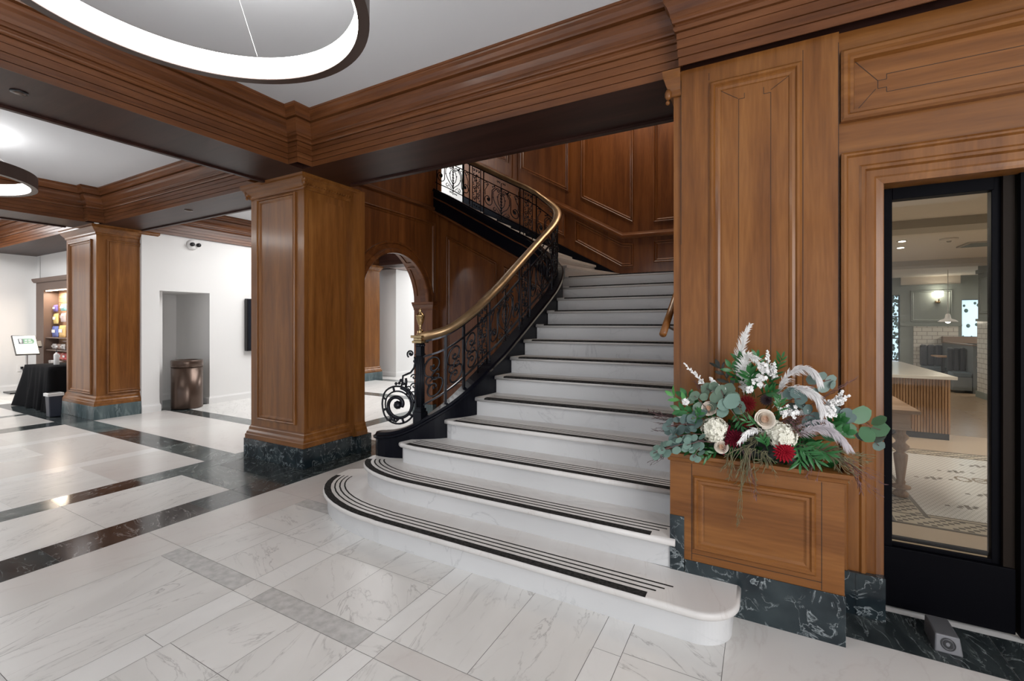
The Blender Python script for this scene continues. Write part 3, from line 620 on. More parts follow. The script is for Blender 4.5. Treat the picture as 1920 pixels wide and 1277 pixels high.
IR = 'iron'
def hh(s): return zh(s) - zc(s) - .058
def Pn(s, u): return Q(s, zc(s) + u * hh(s))          # u: 0 at curb top, 1 under the handrail
tb = MB(); strip(tb, SR, lambda s: [(-.01, zc(s) + .80 * hh(s) - .008), (.01, zc(s) + .80 * hh(s) - .008), (.01, zc(s) + .80 * hh(s) + .008), (-.01, zc(s) + .80 * hh(s) + .008)]); tb.build('top_bar', IR, ra)
tb = MB(); strip(tb, SR, lambda s: [(-.01, zc(s) + .17 * hh(s) - .008), (.01, zc(s) + .17 * hh(s) - .008), (.01, zc(s) + .17 * hh(s) + .008), (-.01, zc(s) + .17 * hh(s) + .008)]); tb.build('bottom_bar', IR, ra)
def post(s, r=.0085):
    m = MB(); t_ = TAN(s); m.obox((Pn(s, 0) + Pn(s, 1)) / 2, (t_.x, t_.y, 0), (t_.y, -t_.x, 0), (0, 0, 1), r, r, (Pn(s, 1) - Pn(s, 0)).z / 2 + .004)
    for u in (.03, .5, .97): m.ball(Pn(s, u), .014, 6)
    m.build('baluster', IR, ra)
def spiral(cx, cy, r0, r1, a0, a1, n=18): return [(cx + (r0 + (r1 - r0) * i / n) * math.cos(R(a0 + (a1 - a0) * i / n)), cy + (r0 + (r1 - r0) * i / n) * math.sin(R(a0 + (a1 - a0) * i / n))) for i in range(n + 1)]
HN = .72                         # nominal panel height used to keep scrolls round
def put(m, pts, s0, r=.0065, n=6, taper=False, mir=1):
    q = []
    for x, y in pts: q.append(Pn(s0 + mir * x, y / HN))
    m.tube(q, [r * (1 - .45 * i / len(q)) for i in range(len(q))] if taper else r, n)
def bud(m, x, y, s0, r=.012): m.ball(Pn(s0 + x, y / HN), r, 6)
def scurve(x0, y0, x1, y1, r, mir=1, n=10):
    """S scroll between two points with curls of radius r at the ends"""
    a = spiral(x0, y0, r * .25, r, 400, 100, 12) if mir > 0 else spiral(x0, y0, r * .25, r, -220, 80, 12)
    b_ = spiral(x1, y1, r, r * .25, 280, -20, 12) if mir > 0 else spiral(x1, y1, r, r * .25, -100, 200, 12)
    return a + b_
def dense(s0, w=.075):           # narrow ornate panel between two bars
    m = MB(); 
    for sg in (-1, 1): put(m, [(sg * w, .01), (sg * w, HN)], s0, .0075)
    put(m, [(0, .12), (0, .60)], s0, .006)
    for y, sg in ((.19, 1), (.28, -1), (.37, 1), (.46, -1), (.55, 1)):
        put(m, spiral(sg * .030, y, .030, .008, -90 if sg > 0 else 270, 330 if sg > 0 else -150), s0, .006)
        put(m, spiral(-sg * .034, y + .03, .022, .006, 90 if sg > 0 else 90, -250 if sg > 0 else 430), s0, .0055)
        bud(m, 0, y + .045, s0, .014); bud(m, sg * .05, y + .05, s0, .011); bud(m, -sg * .055, y - .01, s0, .010)
    for x in (-.045, 0, .045): bud(m, x, .66, s0, .012); bud(m, x, .07, s0, .013); put(m, spiral(x, .67, .018, .008, 0, 330, 10), s0, .005); put(m, spiral(x, .065, .018, .008, 0, 330, 10), s0, .005)
    m.build('ornate_baluster', IR, ra)
def lyre(s0, hw=.30):            # wide panel with lyre scrolls
    m = MB()
    for sg in (-1, 1):
        put(m, [(sg * .0, .15), (sg * .03, .20), (sg * .10, .27), (sg * .145, .36), (sg * .14, .45), (sg * .09, .52), (sg * .05, .51)], s0, .0065)
        put(m, [(0, .24), (sg * .045, .29), (sg * .065, .37), (sg * .05, .45), (0, .50)], s0, .006)
        put(m, spiral(sg * .055, .505, .045, .012, 90 - sg * 90, 90 + sg * 240), s0, .006)
        # big side C scroll ending in a rosette
        put(m, [(sg * .10, .54), (sg * .16, .47), (sg * .165, .38)] + [(sg * (.225 + .065 * math.cos(R(a))), .27 + .075 * math.sin(R(a))) for a in (170, 200, 230, 260, 290, 320, 350, 20, 50, 80)] + [(sg * .20, .31), (sg * .205, .285)], s0, .0075)
        bud(m, sg * .225, .285, s0, .024); 
        for a in range(0, 360, 60): bud(m, sg * .225 + .022 * math.cos(R(a)), .285 + .022 * math.sin(R(a)), s0, .010)
        put(m, [(sg * .28, .34), (sg * .285, .42), (sg * .25, .49), (sg * .22, .55)], s0, .006); put(m, spiral(sg * .255, .53, .035, .01, 0 if sg > 0 else 180, 330 if sg > 0 else -150), s0, .006)
        put(m, spiral(sg * .11, .17, .035, .008, 90, 90 - sg * 300), s0, .0055); put(m, [(sg * .03, .14), (sg * .09, .205)], s0, .005)
        bud(m, sg * .14, .36, s0, .012); bud(m, sg * .07, .40, s0, .010); bud(m, sg * .12, .55, s0, .014); bud(m, sg * .15, .53, s0, .011)
    put(m, [(0, .05), (0, .66)], s0, .0065)
    for y in (.25, .30, .35, .40, .45, .53): put(m, spiral(0, y, .016, .016, 0, 360, 10), s0, .005)
    for y in (.12, .17, .21, .56): bud(m, 0, y, s0, .017)
    for x in (-.06, -.03, .03, .06): put(m, spiral(x, .655, .016, .006, 0, 320, 8), s0, .005); put(m, spiral(x, .075, .016, .006, 0, 320, 8), s0, .005)
    m.build('scroll_panel', IR, ra)
def simple_scroll(s0, hw, k):    # S scrolls between the plain bars near the newel
    m = MB()
    def el(cx, cy, rx, ry, a0, a1, f0=1, f1=.2, n=22): return [(cx + rx * (f0 + (f1 - f0) * i / n) * math.cos(R(a0 + (a1 - a0) * i / n)), cy + ry * (f0 + (f1 - f0) * i / n) * math.sin(R(a0 + (a1 - a0) * i / n))) for i in range(n + 1)]
    put(m, [(hw * .1, .33), (-hw * .5, .37)] + el(0, .455, hw * .88, .115, 215, -200, 1, .22), s0, .0085)
    put(m, [(-hw * .1, .34), (hw * .55, .31)] + el(0, .235, hw * .88, .105, 35, -380, 1, .22), s0, .0085)
    put(m, el(hw * .25, .345, hw * .5, .05, 90, 470, 1, .25), s0, .0065); put(m, el(-hw * .35, .33, hw * .4, .045, 270, -100, 1, .25), s0, .0065)
    for x, y in ((0, .455), (0, .235), (-hw * .1, .34), (hw * .45, .40), (-hw * .4, .28)): bud(m, x, y, s0, .014)
    m.build('scroll_panel', IR, ra)
for s in (.58, .76): post(s, .011)
simple_scroll(.475, .098, 0); simple_scroll(.67, .085, 1); simple_scroll(.855, .085, 2)
s = 1.02
while s < PL[-1] - .1:
    dense(s); 
    if s + .44 < PL[-1] - .2: lyre(s + .44)
    post(s + .44 - .31, .007); post(s + .44 + .31, .007)
    s += .88
# newel post
nx, ny = PXY(.36).x, PXY(.36).y; z0 = zc(.36)
n_ = MB(); n_.box(nx - .045, nx + .045, ny - .045, ny + .045, z0 - .06, z0 + .07); n_.box(nx - .036, nx + .036, ny - .036, ny + .036, z0 + .06, z0 + .10)
n_.box(nx - .027, nx + .027, ny - .027, ny + .027, z0 + .09, 1.33)
for i in (-1, 0, 1):
    for ax in (0, 1):
        for sg in (-1, 1):
            cx, cy = (nx + i * .016, ny + sg * .027) if ax == 0 else (nx + sg * .027, ny + i * .016); n_.tube([(cx, cy, z0 + .11), (cx, cy, 1.22)], .0055, 6)
n_.box(nx - .034, nx + .034, ny - .034, ny + .034, 1.225, 1.235)
for i in range(10):
    a = 2 * math.pi * i / 10; n_.ball((nx + .032 * math.cos(a), ny + .032 * math.sin(a), 1.31), .013, 6)
n_.lathe((nx, ny, 1.28), [(.02, 0), (.028, .02), (.04, .05)], 12)
nw = n_.build('newel_post', IR, ra)
c_ = MB(); c_.box(nx - .052, nx + .052, ny - .052, ny + .052, 1.33, 1.352); c_.box(nx - .043, nx + .043, ny - .043, ny + .043, 1.352, 1.375); c_.box(nx - .06, nx + .06, ny - .06, ny + .06, 1.375, 1.398)
o = c_.build('newel_cap', 'brass', nw, .003); o['label'] = 'golden square cap'
u = MB(); u.lathe((nx, ny, 1.398), [(.034, 0), (.034, .012), (.028, .02), (.030, .035), (.022, .045), (.012, .055), (.010, .07), (.016, .075), (.012, .082), (.022, .10), (.034, .135), (.037, .165), (.040, .168), (.040, .178), (.030, .182), (.026, .19), (.014, .20), (.010, .212), (.014, .218), (.009, .228), (.003, .238), (.0, .24)], 20)
o = u.build('urn_finial', 'brass', nw); o['label'] = 'golden urn finial'
# volute in front of the newel
v = MB()
def PV(x, z): return Q(.36 - x, z)        # x metres away from the newel, towards the floor
vc = (.205, .782)
v.tube([PV(vc[0] + (.040 + .115 * i / 40) * math.cos(R(200 - 460 * i / 40)), vc[1] + (.040 + .115 * i / 40) * math.sin(R(200 - 460 * i / 40))) for i in range(41)], [.018 - .006 * i / 40 for i in range(41)], 8)
v.tube([PV(vc[0] + .166 * math.cos(R(a)), vc[1] + .166 * math.sin(R(a))) for a in range(0, 360, 12)], .0085, 6, closed=True)
v.tube([PV(vc[0] + .122 * math.cos(R(a)), vc[1] + .122 * math.sin(R(a))) for a in range(0, 360, 12)], .0075, 6, closed=True)
for a in (20, 75, 130, 165, 215, 250, 300, 340): v.tube([PV(vc[0] + .12 * math.cos(R(a)), vc[1] + .12 * math.sin(R(a))), PV(vc[0] + .166 * math.cos(R(a)), vc[1] + .166 * math.sin(R(a)))], .011, 6)
v.ball(PV(*vc), .036, 12); 
for i in range(9): v.ball(PV(vc[0] + .026 * math.cos(i * .7), vc[1] + .026 * math.sin(i * .7)), .013, 6)
v.tube([PV(.17, .95), PV(.16, .99), PV(.155, 1.04), PV(.12, 1.055), PV(.085, 1.07), PV(.055, 1.11), PV(.045, 1.16), PV(.05, 1.21)], .009, 6)
v.tube([PV(.13, .94), PV(.125, .99), PV(.13, 1.02)], .011, 6); v.tube([PV(.05, .80), PV(.045, .9), PV(.035, 1.0), PV(.035, 1.2)], .008, 6)
v.tube([PV(.085 + .035 * (1 - i / 24) * math.cos(R(-60 + 480 * i / 24)), 1.235 + .035 * (1 - i / 26) * math.sin(R(-60 + 480 * i / 24))) for i in range(22)], .0075, 6)
for (cx, cz, r_) in ((.055, 1.03, .028), (.055, .95, .03), (.06, .88, .026), (.10, .93, .022)): v.tube([PV(cx + r_ * (1 - .8 * i / 16) * math.cos(R(400 * i / 16)), cz + r_ * (1 - .8 * i / 16) * math.sin(R(400 * i / 16))) for i in range(17)], .006, 6)
for (cx, cz) in ((.19, .975), (.175, 1.0), (.15, .97), (.22, .97), (.09, 1.235), (.05, 1.17), (.27, .655), (.24, .645), (.21, .66)): v.ball(PV(cx, cz), .015, 6)
v.tube([PV(.31, .645), PV(.27, .65), PV(.22, .635), PV(.20, .655)], .010, 6)
v.build('scroll_volute', IR, ra)['label'] = 'large iron spiral scroll standing in front of the newel'
# wooden wall handrail on the right of the stair
wr = thing('stair_handrail', (-.5, 3.0, 1.4), 'round wooden handrail with metal bracket on the right stair wall', 'handrail')
h_ = MB(); h_.tube([(-.54, 2.92 + i * .25, 1.435 + i * .25 * .55) for i in range(17)], .022, 12); h_.build('rail', 'woody', wr)
for y in (3.09, 4.6, 6.1):
    k = MB(); zz = 1.435 + (y - 2.92) * .55; k.tube([(-.54, y, zz - .02), (-.53, y, zz - .055), (-.50, y, zz - .07), (-.402, y, zz - .08)], .007, 8); k.lathe((-.401, y, zz - .08), [(.028, 0), (.028, .006), (.01, .01)], 14, (-1, 0, 0)); k.build('bracket', 'bronze', wr)
# ------------------------------------------------------------ big pilaster right of the stair
YP = 2.95
pi = thing('pilaster', (-.04, YP, 0), 'broad wooden pilaster with tall panel behind the flowers', 'pilaster')
s = MB(); s.box(-.438, .354, YP, YP + .14, 0, SZ - .004); s.build('shaft', 'woodz', pi)
s = MB(); s.box(-.484, -.439, YP + .015, YP + .14, .5, 2.90); s.build('side_strip', 'woodz', pi)
s = MB(); frame(s, rect_y(-.276, .187, .85, 2.932, YP), (0, -1, 0), [(0, 0), (0, .012), (.01, .02), (.022, .02), (.03, .008), (.045, .012), (.058, .006), (.062, 0)]); s.build('panel_moulding', 'woodz', pi)
s = MB(); J = .0025
def line(mb, a, b_, y=YP, wd=J): 
    a, b_ = V((a[0], y - .0006, a[1])), V((b_[0], y - .0006, b_[1])); d = (b_ - a).normalized(); mb.obox((a + b_) / 2, d, V((0, 1, 0)), d.cross(V((0, 1, 0))), (b_ - a).length / 2, .0006, wd / 2)
for a, b_ in (((-0.122, 0.900), (-0.122, 2.801)), ((0.040, 0.900), (0.040, 2.801)), ((-0.216, 2.871), (-0.126, 2.805)), ((0.127, 2.871), (0.040, 2.815)), ((-0.122, 2.801), (-0.092, 2.801)), ((-0.092, 2.801), (-0.092, 2.830)), ((0.040, 2.801), (0.005, 2.801)), ((0.005, 2.801), (0.005, 2.839)), ((-0.438, 1.984), (-0.438, 2.989)), ((0.352, 0.900), (0.352, 2.989)), ((-0.280, 2.950), (-0.280, 2.994)), ((0.193, 0.900), (0.193, 2.994))): line(s, a, b_)
s.build('inlay_joint', 'joint', pi)
s = MB(); s.sweep([(-.50, YP + .2, 0), (-.50, YP, 0), (-.438, YP, 0)], (0, 0, 1), [(a * .5, b_) for a, b_ in CAP]); s.box(-.50, -.438, YP + .001, YP + .2, 2.9, 3.045)
s.ball((-.512, YP - .01, 2.915), .022, 8, (1, 1, 1.6)); s.ball((-.515, YP - .01, 2.865), .014, 8)
s.build('capital', 'woodx', pi)
# ------------------------------------------------------------ door wall
w = MB(); w.box(.354, .545, YP + .03, 3.25, 0, SZ); w.box(.545, 3.2, YP + .03, 3.25, 2.24, SZ); w.box(2.2, 3.2, YP + .03, 3.25, 0, 2.24); struct(w, 'wall_door', 'woodx')
m_ = MB(); frame(m_, rect_y(.362, 2.9, 2.565, 2.94, YP + .03), (0, -1, 0), [(0, 0), (0, .035), (.012, .045), (.028, .045), (.04, .03), (.055, .03), (.062, 0)]); struct(m_, 'trim_20', 'woodx')
m_ = MB(); Z = YP + .03
for a, b_ in (((0.558, 2.691), (1.547, 2.691)), ((0.558, 2.783), (1.547, 2.783)), ((0.522, 2.757), (0.558, 2.757)), ((0.522, 2.716), (0.558, 2.716)), ((0.522, 2.716), (0.522, 2.757)), ((0.558, 2.691), (0.558, 2.716)), ((0.558, 2.757), (0.558, 2.783)), ((0.425, 2.883), (0.522, 2.757)), ((0.425, 2.612), (0.513, 2.716))): line(m_, a, b_, Z)
struct(m_, 'trim_21', 'joint')
CS = [(0, 0), (0, .045), (.012, .055), (.022, .055), (.03, .042), (.075, .042), (.085, .05), (.10, .05), (.108, .034), (.14, .034), (.148, .028), (.165, .024), (.178, .02), (.18, -.10)]
m_ = MB(); m_.sweep([(.362, Z, .21), (.362, Z, 2.395), (2.4, Z, 2.395)], (0, -1, 0), CS, cap=True); m_.box(.362, .545, Z - .01, Z + .2, .21, 2.39); m_.box(.362, 2.3, Z - .005, Z + .2, 2.24, 2.39); struct(m_, 'trim_22', 'woodz')
m_ = MB(); m_.box(.343, .542, Z - .065, Z + .05, 0, .215); m_.box(.42, .43, Z - .068, Z, 0, .21); struct(m_, 'baseboard_door', 'plinth')
YD = 3.08
d = thing('glass_sidelight', (.8, YD, 0), 'black framed glass sidelight panel looking into the cafe', 'glass panel')
d['kind'] = 'structure'; d.name = 'door_1'
s = MB(); s.box(.552, .60, YD, YD + .07, .012, 2.235); s.box(.985, 1.02, YD + .02, YD + .07, .012, 2.235); s.box(.60, .99, YD, YD + .07, 2.155, 2.235); s.box(.552, 1.06, YD - .012, YD + .07, .012, .325)
s.box(.60, .985, YD + .012, YD + .03, .325, .345); s.box(.60, .985, YD + .045, YD + .065, .345, .365); s.build('frame', 'bframe', d, .003)
s = MB(); s.box(.59, 1.0, YD + .035, YD + .043, .33, 2.17); s.build('glass_pane', 'glass', d)
s = MB(); s.box(1.02, 1.06, YD + .0, YD + .1, .012, 2.235); s.build('stile', flat('dark bronze stile', (.016, .011, .008), .55, spec=.1), d)
d = thing('door_2', (1.5, YD, 0), 'black cafe door at the right edge', 'door'); d['kind'] = 'structure'
s = MB(); s.box(1.07, 1.2, YD - .03, YD + .03, .012, 2.235); s.box(2.0, 2.2, YD - .03, YD + .03, .012, 2.235); s.box(1.2, 2.0, YD - .03, YD + .03, 2.0, 2.235); s.box(1.2, 2.0, YD - .03, YD + .03, .012, .4); s.build('leaf_frame', 'bframe', d)
s = MB(); s.box(1.19, 2.01, YD - .004, YD + .004, .39, 2.01); s.build('glass_pane', 'glass', d)
# floor box device in front of the door
fb = thing('floor_sensor_box', (.72, 2.86, 0), 'small grey metal box with round black target on the threshold', 'floor box')
s = MB(); s.prism([(.690, 2.765, 0), (.790, 2.765, 0), (.783, 2.785, .075), (.697, 2.785, .075)], (0, .16, 0)); s.build('housing', flat('grey cast metal', (.17, .17, .18), .45, metal=.5), fb, .006)
s = MB(); c0 = V((.740, 2.7755, .04)); ax = V((0, -.966, .26)).normalized()
for r0, r1 in ((.026, .022), (.018, .009)):
    n = 24; u_ = V((1, 0, 0)); w_ = ax.cross(u_); s.add([c0 + ax * .004 + (u_ * math.cos(2 * math.pi * i / n) + w_ * math.sin(2 * math.pi * i / n)) * rr for rr in (r0, r1) for i in range(n)], [(i, (i + 1) % n, n + (i + 1) % n, n + i) for i in range(n)])
s.build('round_target', 'black', fb)
# ------------------------------------------------------------ planter
pt = thing('planter_box', (-.05, 2.8, 0), 'panelled wooden planter box on green marble plinth under the flowers', 'planter')
s = MB(); s.box(-.370, .333, 2.60, YP - .002, .235, .79); s.box(-.443, -.370, 2.60, YP - .002, .46, .79); s.build('body', 'woodx', pt)
s = MB(); s.box(-.366, .338, 2.594, YP - .01, 0, .235); s.build('plinth', 'plinth', pt, .002)['label'] = 'white veined green marble plinth'
s = MB(); s.box(-.4435, -.370, 2.596, YP - .01, .166, .462); s.build('plinth', 'plinth', pt)
s = MB(); frame(s, rect_y(-.325, .222, .30, .692, 2.60), (0, -1, 0), [(0, 0), (0, .006), (.008, .016), (.018, .016), (.026, .006), (.038, .008), (.046, .002), (.05, 0)]); s.build('panel_moulding', 'woodx', pt)
s = MB(); s.box(-.27, .167, 2.5975, 2.60, .355, .637); s.build('panel', 'woodx', pt)
s = MB(); s.sweep([(.334, YP - .03, .755), (.334, 2.60, .755), (-.444, 2.60, .755), (-.444, 2.92, .755)], (0, 0, 1), [(a, b_) for a, b_ in [(0, 0), (-.008, .004), (-.012, .02), (-.02, .03), (-.03, .032), (-.03, .05), (0, .05)]]); s.box(-.44, .33, 2.60, 2.62, .785, .805); s.box(-.44, .33, YP - .05, YP - .02, .785, .805); s.build('rim', 'woodx', pt)
s = MB(); line(s, (-.332, .24), (-.332, .75), 2.60); line(s, (.245, .24), (.245, .75), 2.60); line(s, (-.332, .275), (.245, .275), 2.60); s.build('joint_line', 'joint', pt)
ROSES = [((0.009, 2.58, 1.028), 0.042), ((-0.25, 2.62, 1.051), 0.034), ((-0.186, 2.56, 0.87), 0.03)]
HYDR = [((-0.22, 2.6, 0.946), 0.068), ((0.085, 2.6, 0.948), 0.066), ((0.047, 2.62, 0.971), 0.05)]
DAHL = [((-0.071, 2.6, 1.095), 0.048, 0), ((-0.064, 2.6, 1.009), 0.04, 0), ((0.09, 2.55, 0.883), 0.052, 2), ((-0.128, 2.58, 0.916), 0.05, 1), ((0.017, 2.66, 1.112), 0.034, 3), ((0.283, 2.66, 1.005), 0.03, 3)]
PAMPAS = [([(-0.112, 2.78, 1.194), (-0.117, 2.76, 1.274), (-0.101, 2.75, 1.362), (-0.085, 2.74, 1.434), (-0.06, 2.73, 1.489)], 0.038, 0), ([(-0.088, 2.74, 1.12), (-0.086, 2.7, 1.205), (-0.093, 2.68, 1.268), (-0.073, 2.66, 1.331), (-0.036, 2.64, 1.323)], 0.05, 0), ([(0.053, 2.7, 1.082), (0.08, 2.68, 1.173), (0.116, 2.66, 1.253), (0.171, 2.64, 1.284), (0.213, 2.62, 1.269), (0.233, 2.6, 1.234)], 0.055, 1), ([(0.043, 2.66, 1.073), (0.093, 2.64, 1.153), (0.148, 2.62, 1.183), (0.201, 2.6, 1.174), (0.231, 2.58, 1.136), (0.243, 2.57, 1.093)], 0.06, 1), ([(0.024, 2.64, 0.94), (-0.023, 2.58, 0.972), (-0.065, 2.54, 0.959), (-0.097, 2.52, 0.918)], 0.035, 0), ([(0.137, 2.62, 0.945), (0.189, 2.58, 0.995), (0.25, 2.56, 1.014), (0.299, 2.54, 0.994), (0.333, 2.53, 0.959)], 0.055, 2), ([(0.134, 2.64, 0.98), (0.18, 2.6, 1.018), (0.242, 2.58, 1.046), (0.274, 2.57, 1.037)], 0.03, 2)]
ASTIL = [((-0.24, 2.68, 1.131), (-0.384, 2.7, 1.276)), ((-0.215, 2.7, 1.131), (-0.25, 2.7, 1.207)), ((0.029, 2.72, 1.229), (0.022, 2.72, 1.359)), ((0.041, 2.7, 1.212), (0.053, 2.7, 1.3)), ((0.279, 2.64, 1.098), (0.353, 2.62, 1.165)), ((0.292, 2.66, 1.096), (0.332, 2.65, 1.184)), ((0.258, 2.64, 1.109), (0.306, 2.6, 1.139)), ((0.114, 2.6, 1.05), (0.069, 2.6, 1.085))]
STOCK = [((-0.012, 2.66, 1.205), 0.04), ((0.005, 2.68, 1.272), 0.028), ((-0.13, 2.62, 1.111), 0.034), ((-0.157, 2.64, 1.148), 0.022), ((0.123, 2.6, 1.072), 0.034), ((0.285, 2.6, 1.087), 0.032), ((-0.367, 2.62, 1.078), 0.018), ((-0.389, 2.6, 0.987), 0.016), ((0.177, 2.62, 1.079), 0.026), ((-0.348, 2.62, 0.973), 0.018), ((-0.06, 2.66, 1.161), 0.02)]
LEAFY = [((-0.075, 2.74, 1.121), (-0.1, 2.72, 1.298), 0.075, 0.026, 0, 9), ((-0.075, 2.74, 1.121), (-0.15, 2.7, 1.264), 0.07, 0.024, 0, 7), ((-0.049, 2.72, 1.112), (-0.025, 2.72, 1.318), 0.06, 0.018, 0, 10), ((-0.037, 2.72, 1.113), (-0.06, 2.64, 1.245), 0.07, 0.022, 0, 9), ((0.024, 2.74, 1.115), (0.087, 2.74, 1.321), 0.05, 0.012, 0, 12), ((0.012, 2.74, 1.114), (0.048, 2.72, 1.271), 0.06, 0.016, 0, 9), ((-0.253, 2.68, 0.972), (-0.365, 2.66, 1.105), 0.07, 0.03, 0, 6), ((-0.251, 2.66, 0.976), (-0.434, 2.64, 1.099), 0.065, 0.024, 1, 5), ((-0.249, 2.64, 0.98), (-0.392, 2.6, 1.036), 0.07, 0.026, 0, 6), ((-0.327, 2.62, 0.904), (-0.295, 2.58, 1.028), 0.05, 0.02, 0, 5), ((-0.124, 2.7, 1.109), (-0.205, 2.74, 1.258), 0.07, 0.022, 3, 6), ((0.249, 2.66, 1.001), (0.318, 2.62, 1.042), 0.06, 0.03, 0, 6), ((0.203, 2.62, 0.953), (0.336, 2.6, 0.993), 0.06, 0.03, 0, 6), ((0.113, 2.58, 0.912), (0.218, 2.55, 0.865), 0.07, 0.012, 0, 12), ((0.136, 2.6, 0.923), (0.26, 2.56, 0.899), 0.07, 0.014, 0, 12), ((0.159, 2.62, 0.948), (0.155, 2.55, 0.841), 0.07, 0.012, 0, 9), ((-0.025, 2.72, 1.114), (0.047, 2.64, 1.157), 0.06, 0.018, 0, 8), ((0.069, 2.6, 1.046), (0.073, 2.58, 1.123), 0.05, 0.01, 0, 10), ((-0.012, 2.58, 0.989), (-0.07, 2.56, 1.013), 0.05, 0.01, 0, 8), ((-0.245, 2.6, 0.847), (-0.348, 2.58, 0.825), 0.06, 0.016, 0, 8), ((-0.169, 2.6, 0.844), (-0.268, 2.57, 0.802), 0.05, 0.014, 0, 7), ((0.023, 2.58, 0.874), (-0.0, 2.55, 0.931), 0.05, 0.012, 0, 8), ((-0.121, 2.62, 1.052), (-0.095, 2.6, 0.976), 0.05, 0.012, 0, 8)]
EUCA = [((-0.21, 2.64, 1.068), (-0.264, 2.66, 1.152), 0.04, 3, 0), ((-0.157, 2.6, 1.052), (-0.191, 2.62, 1.151), 0.038, 3, 0), ((-0.107, 2.6, 1.002), (-0.173, 2.58, 1.086), 0.042, 3, 1), ((-0.221, 2.62, 0.986), (-0.321, 2.62, 1.113), 0.034, 4, 0), ((-0.271, 2.6, 0.957), (-0.454, 2.56, 0.945), 0.03, 8, 2), ((-0.269, 2.58, 0.919), (-0.418, 2.54, 0.89), 0.029, 8, 2), ((-0.267, 2.56, 0.896), (-0.52, 2.54, 0.797), 0.024, 8, 1), ((-0.266, 2.55, 0.871), (-0.314, 2.52, 0.808), 0.024, 4, 1), ((-0.267, 2.56, 0.882), (-0.47, 2.5, 0.828), 0.026, 7, 1), ((-0.26, 2.62, 0.982), (-0.332, 2.58, 0.996), 0.034, 4, 2), ((-0.229, 2.56, 0.887), (-0.345, 2.52, 0.867), 0.027, 5, 1), ((0.162, 2.66, 1.15), (0.287, 2.66, 1.231), 0.03, 5, 3), ((0.093, 2.64, 1.094), (0.162, 2.6, 1.137), 0.035, 4, 2), ((0.159, 2.62, 1.038), (0.218, 2.6, 1.056), 0.032, 3, 2), ((0.289, 2.64, 1.01), (0.341, 2.62, 1.081), 0.033, 3, 2), ((0.292, 2.66, 1.032), (0.485, 2.72, 1.0), 0.045, 4, 4), ((0.38, 2.7, 1.008), (0.484, 2.74, 0.92), 0.03, 2, 3)]
GRASS = [((-0.07, 2.56, 0.88), (-0.106, 2.555, 0.489), 4, 0.012, 0), ((-0.058, 2.56, 0.882), (-0.074, 2.55, 0.709), 14, 0.05, 0), ((-0.118, 2.56, 0.874), (-0.146, 2.55, 0.751), 8, 0.035, 0), ((-0.0, 2.56, 0.876), (0.023, 2.55, 0.791), 10, 0.05, 0), ((-0.07, 2.56, 0.88), (-0.046, 2.56, 0.658), 4, 0.02, 1), ((0.178, 2.58, 0.92), (0.386, 2.6, 0.881), 16, 0.05, 0), ((0.2, 2.58, 0.923), (0.451, 2.64, 0.782), 8, 0.03, 1), ((0.244, 2.6, 0.912), (0.366, 2.6, 0.829), 14, 0.05, 0), ((0.287, 2.62, 0.887), (0.464, 2.66, 0.717), 3, 0.015, 1), ((0.241, 2.57, 0.893), (0.198, 2.555, 0.804), 5, 0.03, 1), ((0.349, 2.62, 0.871), (0.394, 2.63, 0.739), 4, 0.02, 1), ((-0.327, 2.62, 0.947), (-0.532, 2.6, 1.002), 8, 0.03, 2), ((-0.327, 2.62, 0.947), (-0.508, 2.58, 0.935), 6, 0.03, 2), ((-0.351, 2.6, 0.862), (-0.537, 2.58, 0.755), 5, 0.03, 2), ((0.092, 2.62, 1.019), (0.157, 2.58, 1.007), 16, 0.04, 1), ((0.207, 2.68, 1.098), (0.38, 2.7, 1.224), 3, 0.01, 1), ((-0.0, 2.58, 0.937), (-0.095, 2.58, 1.061), 4, 0.01, 0), ((0.023, 2.6, 0.949), (-0.07, 2.55, 0.896), 10, 0.03, 0), ((0.294, 2.68, 1.105), (0.431, 2.74, 1.031), 2, 0.01, 2), ((-0.251, 2.66, 1.062), (-0.323, 2.7, 1.167), 5, 0.02, 1)]
TASSEL = [((-0.148, 2.58, 0.974), (-0.176, 2.555, 0.84)), ((-0.089, 2.57, 0.95), (-0.162, 2.56, 0.901))]
# ------------------------------------------------------------ flower arrangement
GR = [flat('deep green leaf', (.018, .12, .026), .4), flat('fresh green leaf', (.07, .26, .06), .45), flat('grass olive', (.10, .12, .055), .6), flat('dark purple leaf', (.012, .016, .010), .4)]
EU = [flat('eucalyptus sage', (.11, .17, .12), .55), flat('eucalyptus pale blue green', (.14, .23, .19), .55), flat('eucalyptus blue grey', (.08, .13, .12), .55), flat('eucalyptus silver', (.17, .24, .21), .55), flat('eucalyptus green', (.08, .18, .09), .5)]
GC = [flat('dry olive stalk', (.16, .15, .08), .7), flat('mauve grass stalk', (.15, .075, .075), .7), flat('dark twig', (.07, .035, .035), .7)]
CW = flat('white bloom', (.92, .91, .89), .7); CC = flat('cream petal', (.88, .80, .70), .6); CH = flat('cream hydrangea', (.88, .86, .74), .7)
DC = [flat('dark red petal', (.10, .003, .004), .8, spec=.15), flat('wine red petal', (.085, .002, .010), .8, spec=.15), flat('crimson petal', (.26, .004, .014), .8, spec=.15), flat('near black burgundy petal', (.018, .002, .005), .5)]
PC = [flat('ivory plume', (.92, .91, .89), .8), flat('pale grey plume', (.82, .80, .79), .8), flat('mauve grey plume', (.62, .57, .60), .8)]
fa = thing('flower_arrangement', (-.05, 2.78, .74), 'large mixed flower arrangement with eucalyptus and white plumes in the wooden planter', 'flowers')
RNG = random.Random(3)
def rv(s=1): return V((RNG.uniform(-s, s), RNG.uniform(-s, s), RNG.uniform(-s, s)))
